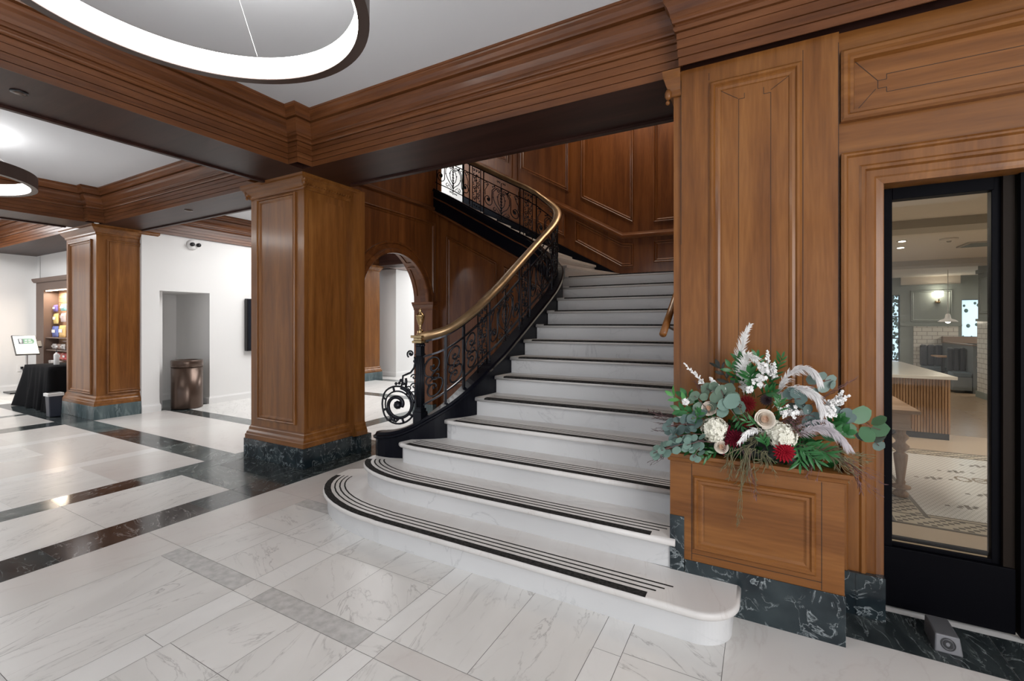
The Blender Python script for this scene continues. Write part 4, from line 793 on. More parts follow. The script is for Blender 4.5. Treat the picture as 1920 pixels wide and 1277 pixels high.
def leaf(mb, b, d, L_, w_, n=None, curl=.15):
    d = d.normalized(); n = (n or rv()).normalized(); n = (n - d * n.dot(d)); n = n.normalized() if n.length > .01 else d.orthogonal().normalized(); u = d.cross(n)
    vs = [b]; fs = []
    K = [(.2, .62), (.45, 1), (.7, .8), (.9, .35)]
    for t_, ww in K:
        c_ = b + d * L_ * t_ + n * curl * L_ * math.sin(t_ * 3) * .5
        vs += [c_ - u * w_ * ww / 2 + n * w_ * .08, c_ , c_ + u * w_ * ww / 2 + n * w_ * .08]
    vs.append(b + d * L_ - n * curl * L_ * .3); e = len(vs) - 1
    fs += [(0, 2, 1), (0, 3, 2)]
    for i in range(3):
        o_ = 1 + i * 3; fs += [(o_, o_ + 1, o_ + 4, o_ + 3), (o_ + 1, o_ + 2, o_ + 5, o_ + 4)]
    fs += [(10, 11, e), (11, 12, e)]
    mb.add(vs, fs, True)
def roundleaf(mb, c_, n, r):
    n = n.normalized(); u = n.orthogonal().normalized(); a0 = RNG.uniform(0, 6); w_ = n.cross(u); k = 12
    vs = [c_ - n * r * .12] + [c_ + (u * math.cos(a0 + 2 * math.pi * i / k) * 1.12 + w_ * math.sin(a0 + 2 * math.pi * i / k) * .88) * r * (1 + .05 * math.sin(3 * i)) for i in range(k)]
    mb.add(vs, [(0, 1 + i, 1 + (i + 1) % k) for i in range(k)], True)
# foliage base filling the box
mb = MB()
for i in range(420):
    a = RNG.uniform(0, 6.283); rr = RNG.random() ** .5; p = V((-.06 + .36 * rr * math.cos(a), 2.78 + .13 * rr * math.sin(a), .78 + .30 * (1 - rr * rr) * RNG.random()))
    leaf(mb, p, V((math.cos(a) * .8, -abs(math.sin(a)) * .4 - .3, RNG.uniform(-.2, 1))), RNG.uniform(.04, .09), RNG.uniform(.012, .03))
mb.build('foliage_bed', GR[0], fa)
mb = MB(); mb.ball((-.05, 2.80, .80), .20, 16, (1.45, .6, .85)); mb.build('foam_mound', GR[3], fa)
CB = flat('blush petal', (.80, .60, .46), .65)  # deeper rose heart, also darkened in colour for the missing shade between petals
for p, r in ROSES:
    mb = MB(); p = V(p); nn = V((RNG.uniform(-.15, .15), -1, RNG.uniform(.1, .35))).normalized()
    for ring_, (k, rr, tl_, h_) in enumerate(((5, 1.0, 1.0, -.10), (5, .84, .7, .02), (5, .66, .4, .12), (4, .48, .2, .20), (3, .32, .05, .26), (3, .17, .0, .28))):
        mb.m = 1 if ring_ >= 4 else 0
        for i in range(k):
            a = 2 * math.pi * (i + ring_ * .37) / k + RNG.uniform(-.12, .12); u0 = nn.orthogonal().normalized(); w0 = nn.cross(u0); rad = u0 * math.cos(a) + w0 * math.sin(a); tn = rad.cross(nn).normalized(); jr, jh = RNG.uniform(.92, 1.08), RNG.uniform(-.06, .06)
            vs = []
            for uu in range(7):
                for vv in range(5):
                    fu = (uu / 6 - .5) * (6.283 / k) * 1.25; fv = vv / 4; q = rad * math.cos(fu) + tn * math.sin(fu); edge = 1 - .12 * abs(uu / 6 - .5) * 2 * fv
                    out_ = rr * r * jr * (.62 + .34 * math.sin(fv * 1.5) + (.14 * tl_ if vv == 4 else 0)); vs.append(p + q * out_ + nn * r * (-.45 + h_ + jh + fv * .85 * edge - (.10 * tl_ if vv == 4 else 0)))
            mb.add(vs, [(x * 5 + y, x * 5 + y + 1, x * 5 + y + 6, x * 5 + y + 5) for x in range(6) for y in range(4)], True)
    mb.m = 1; mb.ball(p - nn * .05 * r, r * .45, 10)
    mb.build('rose', [CC, CB], fa)
for p, r in HYDR:
    mb = MB(); p = V(p); mb.ball(p, r * .82, 12)
    for i in range(210):
        z_ = RNG.uniform(-.7, 1); a = RNG.uniform(0, 6.283); q = math.sqrt(1 - z_ * z_); n = V((q * math.cos(a), -z_, q * math.sin(a)))
        c_ = p + n * r * RNG.uniform(.85, 1.0); u = n.orthogonal().normalized(); w_ = n.cross(u); a0 = RNG.uniform(0, 1.5)
        for k in range(4):
            b_ = a0 + k * math.pi / 2; e = u * math.cos(b_) + w_ * math.sin(b_); f = n.cross(e); L_ = .0115
            mb.add([c_, c_ + e * L_ * .6 + f * L_ * .45 + n * .002, c_ + e * L_ + n * .003, c_ + e * L_ * .6 - f * L_ * .45 + n * .002], [(0, 1, 2, 3)])
    mb.build('hydrangea', CH, fa)
for p, r, ci in DAHL:
    mb = MB(); p = V(p); N0 = V((RNG.uniform(-.2, .2), -1, RNG.uniform(0, .35))).normalized(); u = N0.orthogonal().normalized(); w_ = N0.cross(u)
    for lay in range(6):
        k = 17 - lay * 2; rr = r * (1 - lay * .14); el = R(8 + lay * 13)
        for i in range(k):
            a = 2 * math.pi * (i + lay * .5) / k; e = u * math.cos(a) + w_ * math.sin(a); d_ = e * math.cos(el) + N0 * math.sin(el)
            leaf(mb, p + N0 * lay * r * .05, d_, rr, r * .30, N0, .2)
    mb.ball(p + N0 * r * .3, r * .2, 8); mb.build('dahlia', DC[ci], fa)
for pts, L_, ci in PAMPAS:
    P_ = [V(q) for q in pts]; mb = MB(); n = len(P_) - 1; up_ = ci == 0 and len(pts) == 5 and L_ < .045
    mb.tube([crom(P_, i / 4) for i in range(n * 4 + 1)], .0018, 5)
    for i in range(300 if L_ > .04 or up_ else 130):
        t_ = RNG.uniform(.05, .999) * n; c_ = crom(P_, t_); tg = (crom(P_, min(t_ + .1, n - .001)) - crom(P_, max(t_ - .1, 0))).normalized()
        side = rv(); side = (side - tg * side.dot(tg)).normalized(); f = 1 - .5 * abs(t_ / n - .4)
        if up_: f *= 2.1 - 1.3 * t_ / n; d_ = tg * 1.2 + side * .7
        elif ci == 0: d_ = tg * .9 + side * .7 + V((0, -.1, -.3))
        else: d_ = tg * .9 + side * .55 + V((.15, -.1, -.75 * t_ / n))
        d_ = d_.normalized(); l_ = L_ * f * RNG.uniform(.7, 1.3); ww = .0022; s_ = d_.cross(V((0, 1, 0))); s_ = s_.normalized() if s_.length > .1 else V((1, 0, 0))
        m1 = c_ + d_ * l_ * .5 + V((0, 0, .004)); e = c_ + d_ * l_ + V((0, 0, -.012 if ci else -.003))
        ww = .0014; mb.add([c_ - s_ * ww, c_ + s_ * ww, m1 + s_ * ww * 1.3, m1 - s_ * ww * 1.3, e], [(0, 1, 2, 3), (3, 2, 4)])
    mb.build('pampas_plume', PC[ci], fa)
for a, b_ in ASTIL:
    a, b_ = V(a), V(b_); mb = MB(); mb.tube([a, b_], .002, 5); ax = (b_ - a).normalized()
    for i in range(46):
        t_ = (i + RNG.random()) / 46; c_ = a.lerp(b_, t_); d_ = (ax * .6 + rv() * .9).normalized(); l_ = .028 * (1.15 - t_)
        mb.tube([c_, c_ + d_ * l_], .0016, 4)
        for k in range(3): mb.ball(c_ + d_ * l_ * (.5 + .25 * k), .0042, 5)
    mb.build('astilbe_spray', CW, fa)
for p, r in STOCK:
    mb = MB(); p = V(p)
    for i in range(int(900 * r) + 6):
        c_ = p + rv(.6 * r) * 1.3; n = (V((0, -1, .2)) + rv(.7)).normalized(); u = n.orthogonal().normalized(); w_ = n.cross(u)
        for k in range(5):
            an = 2 * math.pi * k / 5; e = u * math.cos(an) + w_ * math.sin(an); f = n.cross(e); L2 = .0105
            mb.add([c_, c_ + e * L2 * .6 + f * L2 * .4 + n * .002, c_ + e * L2, c_ + e * L2 * .6 - f * L2 * .4 + n * .002], [(0, 1, 2, 3)])
    mb.build('stock_cluster', CW, fa)
for a, b_, ll, lw, ci, n in LEAFY:
    a, b_ = V(a), V(b_); mb = MB(); mid = (a + b_) / 2 + V((0, -.01, .01)); P_ = [a, mid, b_]
    mb.tube([crom(P_, i / 3) for i in range(7)], .0022, 5); ax = (b_ - a).normalized(); sd = ax.cross(V((0, 1, 0))).normalized()
    for i in range(n):
        t_ = .25 + .75 * (i + .5) / n; c_ = crom(P_, t_ * 1.99); s_ = sd * (1 if i % 2 else -1); leaf(mb, c_, ax * .8 + s_ * .75 + rv(.25), ll * RNG.uniform(.75, 1.1), lw * RNG.uniform(.8, 1.15), V((0, -1, .3)) + rv(.5))
    leaf(mb, b_, ax, ll * .8, lw, V((0, -1, .3))); mb.build('leafy_branch', GR[ci], fa)
for a, b_, r, n, ci in EUCA:
    a, b_ = V(a), V(b_); mid = (a + b_) / 2 + V((0, -.01, .015)); P_ = [a, mid, b_]; mb = MB()
    mb.tube([crom(P_, i / 3) for i in range(7)], .0018, 5); o = mb.build('eucalyptus_stem', GC[1], fa); mb = MB(); ax = (b_ - a).normalized(); sd = ax.cross(V((0, 1, 0))).normalized()
    for i in range(n):
        t_ = .3 + .7 * (i + .5) / n; c_ = crom(P_, t_ * 1.99) + sd * (1 if i % 2 else -1) * r * .9; roundleaf(mb, c_, V((0, -1, .35)) + rv(.8), r * RNG.uniform(.65, 1.0))
    roundleaf(mb, b_, V((0, -1, .2)) + rv(.3), r * .8); mb.build('leaves', EU[ci], o)
for a, b_, n, s_, ci in GRASS:
    a, b_ = V(a), V(b_); mb = MB()
    for i in range(n):
        e = b_ + rv(s_) * V((1, .3, 1)) if False else b_ + V((RNG.uniform(-s_, s_), RNG.uniform(-s_, s_) * .25, RNG.uniform(-s_, s_) * 1.1)); m1 = a.lerp(e, .45) + V((RNG.uniform(-.012, .012), -.006, RNG.uniform(.005, .02))); m2 = a.lerp(e, .75) + V((RNG.uniform(-.01, .01), -.004, 0)); P_ = [a + V((RNG.uniform(-.03, .03), 0, 0)), m1, m2, e]
        pts = [crom(P_, k / 3) for k in range(10)]; mb.tube(pts, [.0016 * (1 - .06 * k) for k in range(10)], 4)
        for k in range(3, 10):
            if RNG.random() < .8: leaf(mb, pts[k], (pts[k] - pts[k - 1]).normalized() + rv(.6), RNG.uniform(.015, .035), .0035)
    mb.build('trailing_grass', GC[ci], fa)
for a, b_ in TASSEL:
    mb = MB(); a, b_ = V(a), V(b_)
    for i in range(40): mb.ball(a.lerp(b_, i / 39) + rv(.003), .0065, 5)
    mb.build('amaranth_tassel', DC[1], fa)
# ------------------------------------------------------------ lobby props
tc = thing('trash_can', (-9.02, 4.36, 0), 'tall round brown metal trash can standing in the white wall niche', 'trash can')
s = MB(); s.lathe((-9.02, 4.36, 0), [(.232, .01), (.237, .02), (.237, .74), (.0, .74)], 40); s.build('body', 'bronze', tc)
s = MB(); s.lathe((-9.02, 4.36, .74), [(.244, 0), (.244, .008), (.237, .012), (.242, .02), (.244, .10), (.237, .112), (.17, .118), (.165, .09), (0, .09)], 40); s.build('lid', 'bronze', tc)
tv = thing('wall_screen', (X0, 5.7, 1.47), 'flat black screen mounted on the white wall beside the near column', 'screen')
s = MB(); s.box(X0 + .01, X0 + .09, 5.42, 6.4, .955, 2.0); s.build('housing', 'black', tv, .005)
s = MB(); s.box(X0 + .09, X0 + .093, 5.45, 6.37, .985, 1.97); s.build('screen', flat('dark screen glass', (.01, .012, .018), .1), tv)
# kiosk
kx, ky = -13.83, 3.47
ks = thing('sign_kiosk', (-14.1, 3.55, 0), 'tilted white and green display sign on a slim pole by the left wall', 'display sign')
ang = math.atan2(.2374 + .0, .432); ux = V((0, 1, 0)); nv = V((.82, 0, .57)).normalized(); uz = V((-.57, 0, .82)).normalized()
cc = V((-13.85, 3.565, 1.05))
s = MB(); vs = []
def kp(u_, w_, o_=0): return cc + ux * u_ + uz * w_ + nv * o_
def quad(mb, u0, u1, w0, w1, o_, sh=-.10): mb.add([kp(u0 - sh * w0, w0, o_), kp(u1 - sh * w0, w0, o_), kp(u1 - sh * w1, w1, o_), kp(u0 - sh * w1, w1, o_)], [(0, 1, 2, 3)])
s.obox(cc - nv * .02, ux, uz, nv, .185, .245, .018); s.build('frame', 'black', ks, .004)
s = MB(); s.obox(cc - nv * .0005, ux, uz, nv, .170, .228, .001); s.build('screen', mat('white lit screen', (.8, .9, .86), .2, emit=(.80, .93, .88), es=.3), ks)
s = MB(); quad(s, -.03, .125, .02, .155, .002, 0); quad(s, .12, .14, .045, .13, .002, 0); s.build('logo_panel', flat('logo green', (.01, .17, .10), .4), ks)
s = MB(); quad(s, -.105, -.03, .02, .155, .0022, 0); s.build('logo_badge', flat('logo navy', (.03, .05, .09), .4), ks)
s = MB(); quad(s, -.085, -.05, .075, .14, .003, 0); quad(s, -.075, -.06, .04, .075, .003, 0)
for a_, b_, w0, w1 in ((-.005, .035, .10, .125), (.05, .09, .10, .125), (-.015, .03, .05, .072), (.045, .105, .05, .072)): quad(s, a_, b_, w0, w1, .003, 0)
s.build('logo_lettering', 'plaster', ks)
s = MB()
for k in range(3): quad(s, -.10, .10 - .03 * k, -.06 - .04 * k, -.052 - .04 * k, .002, 0)
s.build('text_line', flat('pale grey text', (.5, .58, .56), .5), ks)
s = MB(); s.tube([(-14.02, 3.62, .03), (-14.02, 3.62, .9), cc - nv * .04], .018, 8); s.build('pole', flat('brushed silver', (.5, .5, .52), .35, metal=.6), ks)
s = MB(); s.box(-14.42, -13.98, 3.36, 3.72, 0, .03); s.build('base_plate', 'black', ks, .004)
s = MB(); s.obox(cc + ux * .215 + uz * .02 - nv * .03, ux, uz, nv, .03, .07, .03); s.build('card_reader', 'black', ks)
# outlet and cord
t = thing('wall_outlet', (-14.69, 3.70, .52), 'white wall outlet with plugged black cord by the sign pole', 'outlet'); s = MB(); s.box(-14.69, -14.68, 3.64, 3.76, .42, .58); s.build('plate', 'plaster', t)
s = MB(); s.box(-14.68, -14.64, 3.69, 3.73, .48, .53); s.build('plug', 'black', t)
s = MB(); s.tube([crom([V(q) for q in ((-14.64, 3.71, .5), (-14.55, 3.70, .42), (-14.5, 3.66, .2), (-14.42, 3.60, .02), (-14.3, 3.55, .035))], i / 5) for i in range(20)], .008, 6); s.build('cord', 'black', t)
# draped table
tb_ = thing('draped_table', (-11.3, 3.38, 0), 'table covered with a floor length black cloth beside the far column', 'table')
s = MB(); 
def cloth(h, n=96):
    pts = []
    per = [(-11.87, 3.04), (-10.75, 3.04), (-10.75, 3.72), (-11.87, 3.72)]; L_ = [1.12, .68, 1.12, .68]; tot = sum(L_)
    for i in range(n):
        s_ = tot * i / n; k = 0
        while s_ > L_[k]: s_ -= L_[k]; k += 1
        f = s_ / L_[k]; a_, b_ = V(per[k]), V(per[(k + 1) % 4]); p = a_.lerp(b_, f); c_ = V((-11.31, 3.38)); o_ = (p - c_).normalized()
        cf = min(f, 1 - f); fold = math.sin(i * 1.25) * .035 + math.sin(i * .61 + 1) * .025; fl_ = (1 - h); flare = (.05 + (.14 if cf < .12 else 0) + fold) * fl_
        q = p + o_ * max(-.01, flare); pts.append((q.x, q.y, .01 + .74 * h))
    return pts
rows = [cloth(h) for h in (0, .2, .4, .6, .8, .92, 1)]; n = 96
s.add([p for r_ in rows for p in r_] + [(-11.31, 3.38, .755)], [(j * n + i, j * n + (i + 1) % n, (j + 1) * n + (i + 1) % n, (j + 1) * n + i) for j in range(6) for i in range(n)] + [(6 * n + i, 6 * n + (i + 1) % n, 7 * n) for i in range(n)], True)
s.build('tablecloth', 'cloth', tb_); s = MB(); s.box(-11.8, -10.8, 3.1, 3.66, .715, .745); 
s.build('table_top', 'oakx', tb_)
for x in (-11.75, -10.85):
    for y in (3.14, 3.62): s = MB(); s.tube([(x, y, 0), (x, y, .72)], .018, 8); s.build('leg', 'black', tb_)
bt = thing('pump_bottle', (-11.22, 3.28, .757), 'white pump bottle with black top on the draped table', 'bottle')
s = MB(); s.lathe((-11.22, 3.28, .757), [(.035, 0), (.038, .01), (.038, .18), (.03, .2), (.012, .21), (.012, .23), (0, .23)], 16); s.build('bottle_body', 'plaster', bt)
s = MB(); s.lathe((-11.22, 3.28, .985), [(.014, 0), (.014, .02), (.005, .022), (.005, .05), (0, .05)], 10); s.tube([(-11.22, 3.28, 1.03), (-11.17, 3.26, 1.025)], .006, 6); s.build('pump', 'black', bt)
wb = thing('waste_basket', (-10.03, 2.90, 0), 'small dark waste basket with pale liner rim on the floor by the far column', 'waste basket')
s = MB(); s.prism([(-10.10, 2.83, .005), (-9.96, 2.83, .005), (-9.96, 2.97, .005), (-10.10, 2.97, .005)], (0, 0, .37)); 
for k in range(4, 8): s.v[k] = V((-10.03, 2.90, s.v[k].z)) + (s.v[k] - V((-10.03, 2.90, s.v[k].z))) * 1.2
s.build('bin', flat('dark navy plastic', (.022, .027, .045), .45), wb, .012)
s = MB(); s.sweep([(-10.115, 2.815, .34), (-9.945, 2.815, .34), (-9.945, 2.985, .34), (-10.115, 2.985, .34)], (0, 0, 1), [(.004, 0), (.012, .0), (.012, .045), (-.01, .05)], closed=True); s.build('liner', 'plaster', wb)
# built-in shelf of snacks
cb_ = thing('shelf_cabinet', (-13.3, 4.1, 0), 'brown built-in shelf unit with wooden slat back beside the left wall', 'shelving')
CBW = flat('brown cabinet paint', (.12, .075, .055), .5); SLT = flat('slat wood', (.42, .24, .14), .5); SLG = mat('under shelf lamp', (1, .8, .6), .5, emit=(1, .8, .6), es=5)
s = MB(); s.box(-14.44, -14.0, 3.88, 4.2, 0, 2.24); s.box(-12.6, -12.2, 3.88, 4.2, 0, 2.24); s.box(-14.44, -12.2, 3.88, 4.2, 2.24, 2.46); s.box(-14.0, -12.6, 3.9, 4.2, 0, .5); s.build('carcass', CBW, cb_)
s = MB(); s.sweep([(-14.46, 4.2, 2.42), (-14.46, 3.87, 2.42), (-12.2, 3.87, 2.42)], (0, 0, 1), [(0, 0), (.02, .0), (.035, .03), (.045, .05), (.05, .09), (0, .09)]); s.build('cornice', CBW, cb_)
s = MB(); 
for k in range(20): s.box(-14.0, -12.6, 4.13, 4.15, .5 + k * .087, .5 + k * .087 + .082)
s.build('slat_back', SLT, cb_)
for z in (1.20, .93, .55):
    s = MB(); s.box(-14.0, -12.6, 3.91, 4.13, z - .02, z); s.build('shelf', CBW, cb_)
s = MB(); s.box(-13.95, -12.65, 3.90, 3.92, 2.215, 2.235); s.build('light_strip', SLG, cb_)
area('cabinet_light', (-13.3, 3.98, 2.2), 1.2, 16, (1, .85, .68), (0, 0, 0), .1)
BC = [((.16, .12, .36), 'purple'), ((.30, .62, .58), 'mint'), ((.75, .55, .20), 'yellow'), ((.62, .50, .48), 'pink white'), ((.12, .16, .42), 'dark blue'), ((.75, .48, .18), 'orange'), ((.55, .08, .08), 'red'), ((.45, .42, .40), 'grey'), ((.30, .20, .16), 'brown'), ((.58, .18, .14), 'coral')]
def bag(x, y, z, w_, h_, ci, label, hang=True):
    t = thing('snack_bag', (x, y, z), label, 'snack bag', 'snack bags in the shelf unit'); s = MB(); nx_, nz_ = 8, 8; vs = []
    for sg in (-1, 1):
        for j in range(nz_ + 1):
            for i in range(nx_ + 1):
                u_, v_ = i / nx_, j / nz_; b_ = (math.sin(math.pi * u_) * math.sin(math.pi * v_)) ** .5; ww = w_ * (1 - .12 * math.sin(math.pi * v_)); vs.append((x + (u_ - .5) * ww, y + sg * .035 * b_, z + v_ * h_))
    fs = []
    for q in (0, 81): fs += [(q + j * 9 + i, q + j * 9 + i + 1, q + (j + 1) * 9 + i + 1, q + (j + 1) * 9 + i) for j in range(8) for i in range(8)]
    s.add(vs, fs, True); mm = flat('bag ' + BC[ci][1], BC[ci][0], .35) if 'bag ' + BC[ci][1] not in M else M['bag ' + BC[ci][1]]; s.build('pouch', mm, t)
    s = MB(); s.box(x - w_ * .25, x + w_ * .25, y - .038, y - .035, z + h_ * .4, z + h_ * .68); s.build('printed_panel', M['plaster'] if ci not in (3, 7) else M['bag ' + BC[ci][1]], t)
bag(-13.86, 4.04, 1.77, .24, .15, 0, 'purple snack bag hanging top left in the shelf unit'); bag(-13.42, 4.04, 1.78, .32, .15, 1, 'mint green snack bag hanging at the top of the shelf unit')
bag(-13.84, 4.04, 1.50, .28, .23, 2, 'yellow snack bag hanging under the purple one'); bag(-13.43, 4.04, 1.54, .28, .20, 3, 'pinkish snack bag hanging under the mint green one')
bag(-13.81, 4.02, 1.205, .36, .24, 4, 'dark blue snack bag standing on the upper shelf'); bag(-13.42, 4.02, 1.205, .38, .26, 5, 'orange snack bag standing on the upper shelf')
for i, (x, ci, nm) in enumerate(((-13.86, 7, 'grey'), (-13.62, 8, 'brown'), (-13.38, 7, 'second grey'))): bag(x, 4.02, .935, .22, .12, ci, nm + ' low snack bag on the middle shelf')
for i, (x, ci, nm) in enumerate(((-13.86, 6, 'leftmost red'), (-13.62, 9, 'coral'), (-13.38, 6, 'rightmost red'))): bag(x, 4.06, .70, .23, .16, ci, nm + ' snack bag above the cups on the low shelf')
for k in range(4):
    x = -13.88 + k * .15; t = thing('cup', (x, 3.98, .55), ('leftmost', 'second', 'third', 'rightmost')[k] + ' small pale cup in the row on the low shelf above the draped table', 'cup', 'pale cups on the low shelf'); s = MB(); s.lathe((x, 3.98, .551), [(.035, 0), (.055, .12), (.056, .125), (.045, .125), (.034, .01)], 14); s.build('cup_body', M['bag grey'], t); s = MB(); s.lathe((x, 3.98, .676), [(.05, 0), (.05, .01), (0, .014)], 14); s.build('cup_lid', 'plaster', t)
# ------------------------------------------------------------ cafe seen through the glass
f = MB(); f.box(-.2, 7, 3.12, 8.25, -.02, -.0005); struct(f, 'floor_cafe', 'stone')
f = MB(); f.box(-.2, 7, 8.25, 16, -.02, -.0005); struct(f, 'floor_cafe_planks', 'planks')
f = MB(); f.box(1.13, 3.6, 4.72, 6.84, 0, .002)
rug = thing('mosaic_floor_inlay', (1.5, 5.7, 0), 'white mosaic floor panel with dark patterned border inside the cafe', 'floor mosaic'); f.build('field', 'mosaic', rug)
f = MB()
for (a, b_, c_, d_) in ((.86, 3.9, 4.42, 4.45), (.86, 3.9, 4.655, 4.67), (1.10, 1.13, 4.66, 6.86), (1.13, 3.6, 6.86, 6.875), (1.0, 3.7, 7.10, 7.12), (.86, .89, 4.42, 7.1), (1.13, 3.6, 4.70, 4.712)): f.box(a, b_, c_, d_, 0, .0022)
rr_ = random.Random(5)
def chk(x0, x1, y0, y1):
    y = y0; j = 0
    while y < y1:
        x = x0 + (j % 2) * .04
        while x < x1:
            if (int((x - x0) / .04) * 7 + j * 3) % 5 < 2: f.box(x, x + .034, y, y + .028, 0, .0021)
            x += .04
        y += .034; j += 1
chk(.9, 3.6, 4.46, 4.65); chk(.9, 1.09, 4.66, 7.1); chk(1.13, 3.5, 6.88, 7.09)
for cx, cy in ((1.451, 5.848), (1.712, 6.209), (1.98, 6.56), (1.714, 5.476), (1.467, 5.051), (2.3, 5.9), (2.0, 5.0)):
    for dx, dy in ((0, 0), (.035, 0), (-.035, 0), (0, .03), (0, -.03), (.05, .03), (-.05, -.03), (.11, .02), (-.11, -.02)): f.box(cx + dx * 1.2 - .016, cx + dx * 1.2 + .016, cy + dy * 1.2 - .013, cy + dy * 1.2 + .013, 0, .0026)
f.build('dark_tesserae', 'mosdark', rug)
f = MB()
for k, (cx, cy) in enumerate(((1.69, 5.944), (1.82, 5.957), (1.92, 5.98))):
    for i in range(14):
        a = 2 * math.pi * i / 14; f.box(cx + .05 * math.cos(a) - .012, cx + .05 * math.cos(a) + .012, cy + .075 * math.sin(a) - .012, cy + .075 * math.sin(a) + .012, 0, .0026)
    if k == 1: f.box(cx - .03, cx + .03, cy - .012, cy + .012, 0, .0026)
f.build('mosaic_letters', flat('brown mosaic letters', (.22, .18, .13), .4), rug)
f = MB(); f.box(.88, 3.9, 4.42, 7.12, 0, .0012); f.build('border_ground', flat('cream mosaic border', (.50, .45, .37), .4), rug)
w = MB(); w.box(-.2, 7, 3.25, 16, 2.7, 2.75); struct(w, 'ceiling_cafe', 'cafeceil')
for i, (y0, y1) in enumerate(((6.85, 7.3), (11.3, 11.9))):
    w = MB(); w.box(-.2, 7, y0, y1, 2.6, 2.7); struct(w, 'trim_%d' % (30 + i), 'cafebeam')
w = MB(); w.box(-.2, 2.98, 15.3, 15.5, 0, 2.7); w.box(3.14, 4.33, 15.3, 15.5, 0, 2.7); w.box(4.33, 7, 15.3, 15.5, 2.1, 2.7); w.box(4.33, 7, 15.3, 15.5, 0, 1.17); w.box(2.98, 3.14, 15.3, 15.5, 2.25, 2.7)
w.box(6.9, 7.0, 3.2, 15.5, 0, 2.7); w.box(-.21, -.19, 3.25, 7.5, 0, 2.7); w.box(-.2, -.1, 7.5, 15.5, 0, 2.7); struct(w, 'wall_cafe_back', 'cafewall')
w = MB(); w.box(3.2, 7, 3.2, 3.3, 0, 2.7); w.box(-.2, .55, 3.26, 3.3, 0, 2.7); struct(w, 'wall_cafe_front', 'cafewall')
w = MB(); w.box(3.15, 4.3, 15.27, 15.3, 2.5, 2.7); struct(w, 'trim_32', 'cafeceil')
m_ = MB(); frame(m_, rect_y(3.35, 4.15, 1.55, 2.35, 15.3), (0, -1, 0)); m_.box(3.14, 4.33, 15.27, 15.3, 1.44, 1.48); m_.box(3.14, 4.33, 15.26, 15.3, 2.46, 2.5); struct(m_, 'trim_33', 'cafewall')
w = MB(); w.box(3.40, 4.25, 15.24, 15.3, 0, 1.43); struct(w, 'wall_tile_back', 'subway')
w = MB(); w.box(3.87, 5.2, 11.92, 12.85, 0, 1.55); struct(w, 'wall_tile_pier', 'subway')
w = MB(); w.box(3.88, 5.2, 11.93, 12.84, 1.6, 2.7); w.box(3.85, 5.2, 11.90, 12.87, 1.55, 1.6); w.box(3.85, 5.2, 11.90, 12.87, 2.52, 2.6); struct(w, 'wall_pier', 'cafewall')
w = MB(); w.box(3.85, 5.2, 11.89, 12.87, 0, .12); struct(w, 'baseboard_cafe', 'cafewall')
m_ = MB(); frame(m_, [(3.88, 12.75, 1.7), (3.88, 12.75, 2.45), (3.88, 12.02, 2.45), (3.88, 12.02, 1.7)], (-1, 0, 0)); frame(m_, rect_y(3.97, 5.0, 1.7, 2.45, 11.93), (0, -1, 0)); struct(m_, 'trim_34', 'cafewall')
for i, (x0, x1, z0, z1) in enumerate(((2.98, 3.14, .55, 2.25), (4.33, 6.8, 1.17, 2.1))):
    w = thing('window_%d' % (i + 1), (x0, 15.35, z0), ('narrow daylit window at the left of the cafe wall', 'bright wide window at the back of the cafe')[i], 'window'); w['kind'] = 'structure'
    s = MB(); s.box(x0, x1, 15.40, 15.41, z0, z1); s.build('pane', 'skyglass', w)
    s = MB(); 
    nb = 1 if i == 0 else 6
    for k in range(nb + 1): xx = x0 + (x1 - x0) * k / nb; s.box(xx - .02, xx + .02, 15.36, 15.40, z0, z1)
    for k in range(4 if i == 0 else 2): zz = z0 + (z1 - z0) * k / (3 if i == 0 else 1); s.box(x0, x1, 15.36, 15.40, zz - .015, zz + .015)
    s.build('window_bar', 'black', w)
    s = MB(); rq = random.Random(i)
    for k in range(70):
        xx, zz = rq.uniform(x0, x1), rq.uniform(z0, z1); s.ball((xx, 15.395, zz), rq.uniform(.015, .04), 6, (1, .1, 1.3))
    s.build('window_foliage', flat('outdoor foliage %d' % i, (.14, .26, .27), .8), w)
ct = thing('serving_counter', (1.6, 8.6, 0), 'white topped counter with fluted oak front inside the cafe', 'counter')
s = MB(); s.box(.3, 2.09, 7.85, 10.4, .08, .785); s.build('body', 'oak', ct)
s = MB(); 
for k in range(60): x = .32 + k * .03; s.box(x, x + .02, 7.835, 7.85, .08, .785)
for k in range(84): y = 7.86 + k * .03; s.box(2.09, 2.105, y, y + .02, .08, .785)
s.build('fluting', 'oak', ct); s = MB(); s.box(.28, 2.16, 7.76, 10.48, .785, .825); s.build('counter_top', 'counter', ct, .003)
s = MB(); s.box(.3, 2.1, 7.84, 10.4, 0, .08); s.build('toe_kick', 'black', ct)
dt = thing('dining_table', (.6, 5.3, 0), 'oak table with a carved turned leg just inside the cafe glass', 'table')
s = MB(); s.box(.0, 1.165, 4.99, 5.95, .735, .765); s.build('table_top', 'oakx', dt, .004)
s = MB(); s.box(.05, 1.10, 5.03, 5.90, .60, .735); s.box(.04, 1.115, 5.02, 5.91, .59, .605); s.build('apron', 'oakx', dt)
for x in (.13, 1.05):
    for y in (5.10, 5.84):
        s = MB(); s.lathe((x, y, 0), [(.04, 0), (.055, .01), (.055, .035), (.035, .05), (.03, .065), (.07, .08), (.07, .095), (.03, .11), (.035, .13), (.028, .15), (.048, .33), (.05, .37), (.03, .385), (.03, .395), (.058, .42), (.06, .445), (.035, .47), (.035, .485), (.055, .51), (.055, .53), (.035, .55), (.04, .59)], 20); s.build('leg', 'oak', dt)
